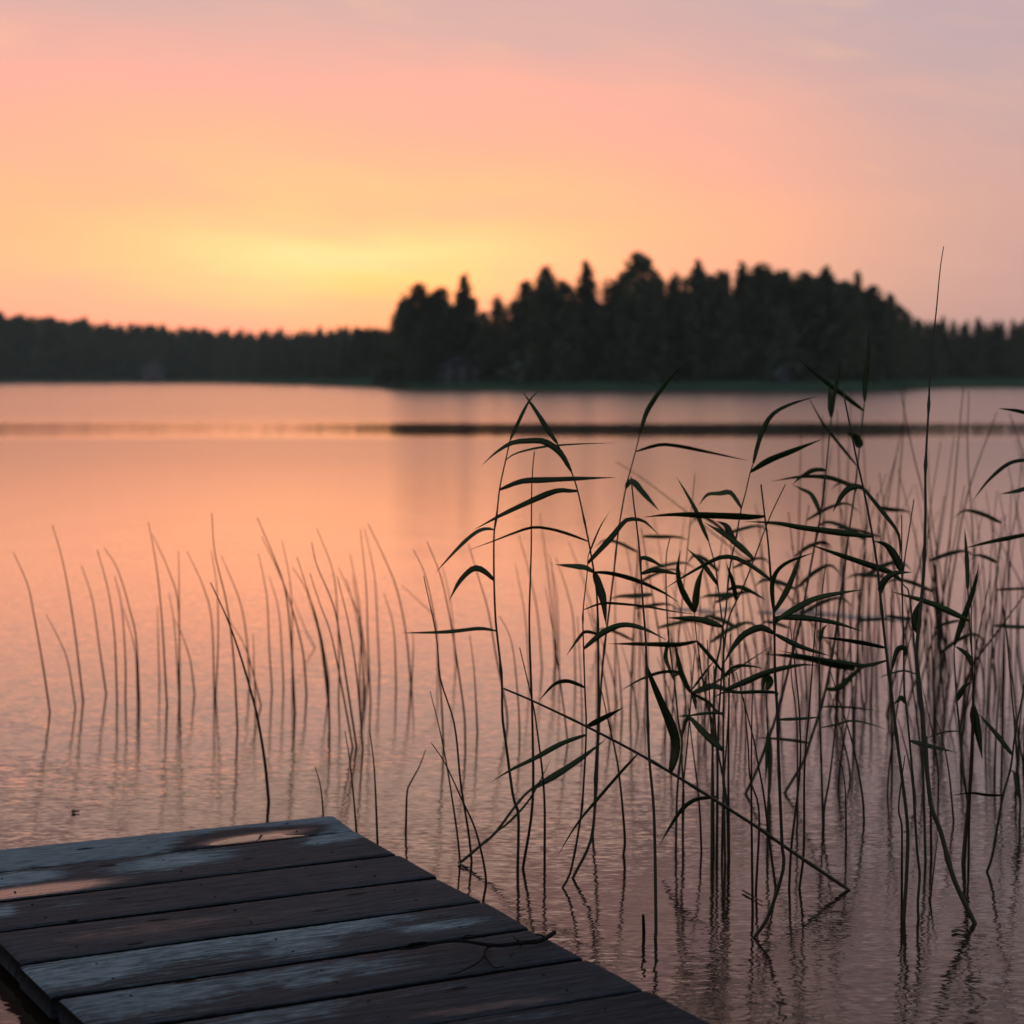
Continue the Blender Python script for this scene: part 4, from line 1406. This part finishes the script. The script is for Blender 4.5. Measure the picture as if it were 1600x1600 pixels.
# --- traced bare stems between the reeds of the right half
GR = 'bare stems between the leafy reeds'
COMMON_R = 'bare dark stem among the leafy reeds of the right half'
for pts, wp in [
    ([(1086, 1010), (1075, 1150), (1067, 1240), (1067, 1330)], 3.6), ([(1075, 1100), (1080, 1150), (1092, 1250), (1096, 1330)], 3.6),
    ([(1105, 1000), (1110, 1120), (1114, 1200), (1115, 1332)], 4), ([(1115, 1040), (1117, 1120), (1121, 1200), (1120, 1335)], 5),
    ([(1138, 1060), (1138, 1111), (1135, 1165), (1130, 1240), (1128, 1340)], 4), ([(1141, 990), (1139, 1100), (1138, 1200), (1139, 1345)], 4.5),
    ([(1150, 1050), (1177, 1153), (1184, 1192), (1193, 1240), (1203, 1320), (1212, 1388)], 4.2), ([(1177, 1067), (1175, 1105), (1174, 1240), (1176, 1428)], 4.4),
    ([(1162, 1090), (1169, 1165), (1172, 1217), (1186, 1270), (1181, 1395)], 4.2), ([(1235, 980), (1248, 1100), (1250, 1200), (1237, 1317), (1233, 1388)], 4.2),
    ([(1277, 930), (1265, 1100), (1257, 1200), (1256, 1325), (1249, 1388)], 4.2), ([(1307, 1050), (1305, 1130), (1297, 1210), (1288, 1262), (1287, 1292)], 3.8),
    ([(1309, 1186), (1316, 1200), (1321, 1240), (1322, 1318)], 3.6), ([(1297, 1047), (1310, 1090), (1332, 1162), (1347, 1240), (1350, 1284)], 3.8),
    ([(1247, 940), (1236, 1040), (1245, 1130), (1246, 1260), (1245, 1300)], 3.4), ([(1414, 1180), (1404, 1260), (1409, 1292), (1409, 1370), (1409, 1430)], 4.4),
    ([(1448, 1150), (1452, 1230), (1454, 1270), (1455, 1345)], 4.4), ([(1465, 1308), (1460, 1350), (1453, 1408)], 3.2),
    ([(1439, 1064), (1457, 1145), (1465, 1200), (1466, 1252)], 3.2), ([(1461, 1118), (1474, 1161), (1483, 1210), (1490, 1284)], 3.6),
    ([(1525, 1000), (1521, 1095), (1520, 1180), (1515, 1260), (1513, 1356)], 4), ([(1517, 900), (1518, 1000), (1520, 1075), (1516, 1200), (1507, 1352)], 4),
    ([(1600, 930), (1562, 982), (1525, 1032), (1510, 1065), (1504, 1112), (1500, 1142)], 5), ([(1546, 985), (1542, 1112), (1539, 1170)], 3),
    ([(1570, 960), (1567, 1112), (1564, 1230)], 3.4), ([(1454, 960), (1459, 1087), (1461, 1156)], 4.5), ([(1462, 860), (1466, 960), (1471, 1030)], 5),
    ([(1321, 820), (1319, 900), (1318, 1000), (1319, 1080)], 5), ([(1360, 990), (1362, 1040), (1361, 1100)], 4.5),
    ([(1086, 740), (1075, 850), (1060, 1000), (1050, 1120), (1048, 1180)], 3), ([(963, 722), (1000, 745), (1070, 798), (1150, 862), (1215, 915), (1290, 1000), (1330, 1060)], 3),
    ([(1406, 607), (1425, 700), (1446, 790), (1457, 872), (1465, 922), (1482, 1062)], 3.4), ([(1413, 600), (1412, 660), (1405, 755), (1400, 835), (1392, 1012)], 3.2),
    ([(1410, 660), (1385, 797), (1372, 900), (1365, 1010)], 3), ([(1505, 605), (1495, 715), (1485, 830), (1475, 910), (1468, 1042)], 3.4),
    ([(1514, 612), (1512, 710), (1520, 835), (1523, 930), (1525, 1052)], 3.2), ([(1557, 645), (1512, 772), (1492, 880), (1482, 947), (1475, 1034)], 3.6),
    ([(1577, 645), (1600, 715), (1615, 800), (1625, 1040)], 3.2), ([(1470, 690), (1453, 800), (1440, 950), (1434, 1060)], 2.6),
    ([(1537, 795), (1527, 842), (1515, 920), (1508, 1060)], 3), ([(1542, 800), (1575, 872), (1600, 925), (1618, 1010)], 2.8),
    ([(1561, 770), (1575, 850), (1578, 930), (1580, 1050)], 2.8), ([(1598, 700), (1588, 800), (1572, 880), (1560, 1030)], 3),
    ([(1580, 760), (1575, 900), (1568, 1000), (1566, 1060)], 3), ([(1449, 700), (1455, 800), (1470, 900), (1480, 1000), (1485, 1050)], 2.8),
    ([(1299, 700), (1287, 800), (1284, 920), (1284, 1040)], 3), ([(1252, 665), (1249, 800), (1246, 900), (1243, 1030)], 3),
    ([(1330, 610), (1325, 730), (1320, 860), (1318, 1000)], 3), ([(1308, 640), (1312, 760), (1316, 880), (1318, 1040)], 3),
    ([(1285, 650), (1287, 800), (1293, 900), (1297, 1050)], 2.8), ([(1346, 640), (1352, 760), (1350, 900), (1345, 1050)], 2.6),
    ([(1385, 790), (1380, 860), (1374, 950), (1370, 1040)], 2.8),
]:
    add_rush(pts, wp, COMMON_R, GR)

# thick of the rushes behind the reeds
GT = 'blurred bare rushes behind the reeds'
for i in range(52):
    bx = 850 + 470 * rnr.random()
    by = 985 + 170 * rnr.random()
    h = rnr.uniform(110, 250)
    l = rnr.uniform(-55, 25)
    add_rush([(bx + l, by - h), (bx + l * 0.55, by - h * 0.66), (bx + l * 0.2, by - h * 0.33), (bx, by)], rnr.uniform(2.0, 3.2), 'blurred thin rush behind the middle reed clump', GT, thick=0.95)
for i in range(54):
    bx = 1290 + 350 * rnr.random() ** 0.85
    by = 975 + 165 * rnr.random()
    h = rnr.uniform(130, 330)
    l = rnr.uniform(-70, 75) * h / 300
    c = rnr.uniform(-10, 10)
    add_rush([(bx + l, by - h), (bx + l * 0.6 + c, by - h * 0.66), (bx + l * 0.28 + c, by - h * 0.33), (bx, by)], rnr.uniform(2.2, 3.4), 'blurred thin rush in the dense right-hand thicket', 'rushes of the right-hand thicket', thick=0.95)
for i in range(16):
    bx = 1300 + 320 * rnr.random()
    by = 1150 + 110 * rnr.random()
    h = rnr.uniform(120, 300)
    l = rnr.uniform(-40, 50)
    add_rush([(bx + l, by - h), (bx + l * 0.5, by - h * 0.6), (bx + l * 0.1, by - h * 0.2), (bx, by)], rnr.uniform(3, 4), COMMON_R, GR)

# softer leafy reeds farther back in the clump
GB = 'leafy reeds farther back in the clump'
for i, (bx, by, h, l) in enumerate([(985, 1120, 270, 12), (1042, 1105, 280, -40), (1100, 1130, 300, 30), (1160, 1110, 290, -20), (1218, 1120, 330, 46), (1262, 1100, 300, -30),
                                    (1335, 1120, 360, 24), (1390, 1100, 330, -20), (1545, 1110, 300, 20), (1476, 1130, 260, -24)]):
    add_reed('softly blurred green reed farther back among the leafy reeds', [(bx + l, by - h), (bx + l * 0.6, by - h * 0.66), (bx + l * 0.2, by - h * 0.3), (bx, by)], 3.4, GB)
    rd = REEDS[-1]
    for q in range(4):
        k = int(43 * (0.42 + 0.17 * q + 0.06 * rnr.random()))
        x0, y0 = rd['P'][min(k, 43)]
        sg = rnr.choice((-1, 1))
        L = rnr.uniform(45, 85)
        up = rnr.uniform(-0.2, 0.9)
        e = [(x0, y0), (x0 + sg * L * 0.4, y0 - L * 0.4 * up), (x0 + sg * L * 0.75, y0 - L * 0.55 * up), (x0 + sg * L, y0 - L * 0.35 * up + 6)]
        V, Fc = leaf_mesh(e, rnr.uniform(5, 7.5), rd['W'][min(k, 43)].y, rnr.uniform(-0.05, 0.05), rd['foot'], rnr.uniform(-1, 1), rnr.uniform(-0.6, 0.6))
        mesh_obj('leaf', V, Fc, M_LEAF, rd['t'], True)

# --- floating leaves and scraps
rl = random.Random(31)


def lily(px, py, wpx, label):
    p = at_z(px, py, 0)
    r = 1.35 * wpx * p.y / F / 2
    V, Fc = [], []
    n_ = 30
    a0 = rl.random() * 6.28
    for k in range(n_):
        a = a0 + 0.22 + (2 * math.pi - 0.44) * k / (n_ - 1)
        cur = 0.004 * max(0, math.sin(3 * a + px)) + 0.002 * rl.random()
        for f, z in ((1.0, 0.0022 + 0.3 * cur), (0.7, 0.003), (1.0, -0.003), (0.7, -0.006)):
            rr = r * f * (1 + 0.04 * math.sin(5 * a))
            V.append((rr * math.cos(a), rr * math.sin(a) * 0.95, z))
    V += [(0, 0, 0.003), (0, 0, -0.007)]
    cU, cD = len(V) - 2, len(V) - 1
    for k in range(n_ - 1):
        a, b = 4 * k, 4 * (k + 1)
        Fc += [(a, b, b + 1, a + 1), (a + 1, b + 1, cU), (a + 2, a + 3, b + 3, b + 2), (a + 3, cD, b + 3), (a, a + 2, b + 2, b)]
    o = mesh_obj('lily_pad', V, Fc, M_PAD)
    o.location = p
    return tag(o, label, 'lily pad', 'lily pads floating among the rushes')


for px, py, wp in [(1068, 952, 26), (1092, 953, 26), (1106, 957, 22), (1137, 951, 16), (1128, 955, 14)]:
    lily(px, py, wp, 'small floating lily pad left of the thick broken-tipped reed')
for px, py, wp in [(1206, 957, 34), (1228, 955, 38), (1252, 957, 40), (1276, 959, 36), (1296, 960, 40), (1318, 962, 30), (1342, 965, 30), (1362, 964, 28), (1378, 966, 26),
                   (1396, 967, 26), (1416, 969, 24), (1240, 963, 26), (1265, 953, 22)]:
    lily(px, py, wp, 'blue-grey lily pad in the floating row behind the right reeds')


def scrap(pts, wpx, label):
    P = [at_z(x, y, 0.004) for x, y in catmull(pts, 8)]
    m = MB()
    r = wpx * P[0].y / F / 2
    m.tube([q - P[0] for q in P], [r * (0.5 + 0.5 * math.sin(3.14 * min(1, (i + 1) / 5))) for i in range(8)], 6)
    o = m.build('floating_straw', M_STRAW, None, True)
    o.location = P[0]
    return tag(o, label, 'straw', 'scraps of straw floating on the lake')


scrap([(1160, 1391), (1176, 1400), (1191, 1409)], 4, 'pale broken straw floating between two reed feet')
scrap([(1488, 1455), (1498, 1453), (1508, 1455)], 6, 'dark leaf scrap floating beside the foot of the tall cane')
scrap([(112, 1268), (124, 1267)], 5, 'small dark scrap floating beyond the left part of the dock')
#scrap([(643, 1262), (650, 1262.5)], 3, 'tiny dark scrap floating near the lone kinked rush')
scrap([(1262, 1430), (1275, 1432), (1284, 1433)], 3, 'thin scrap floating in front of the fallen reed foot')
scrap([(716, 1347), (722, 1352), (735, 1356)], 4, 'wet reed piece lying at the foot of the broken bent reed')
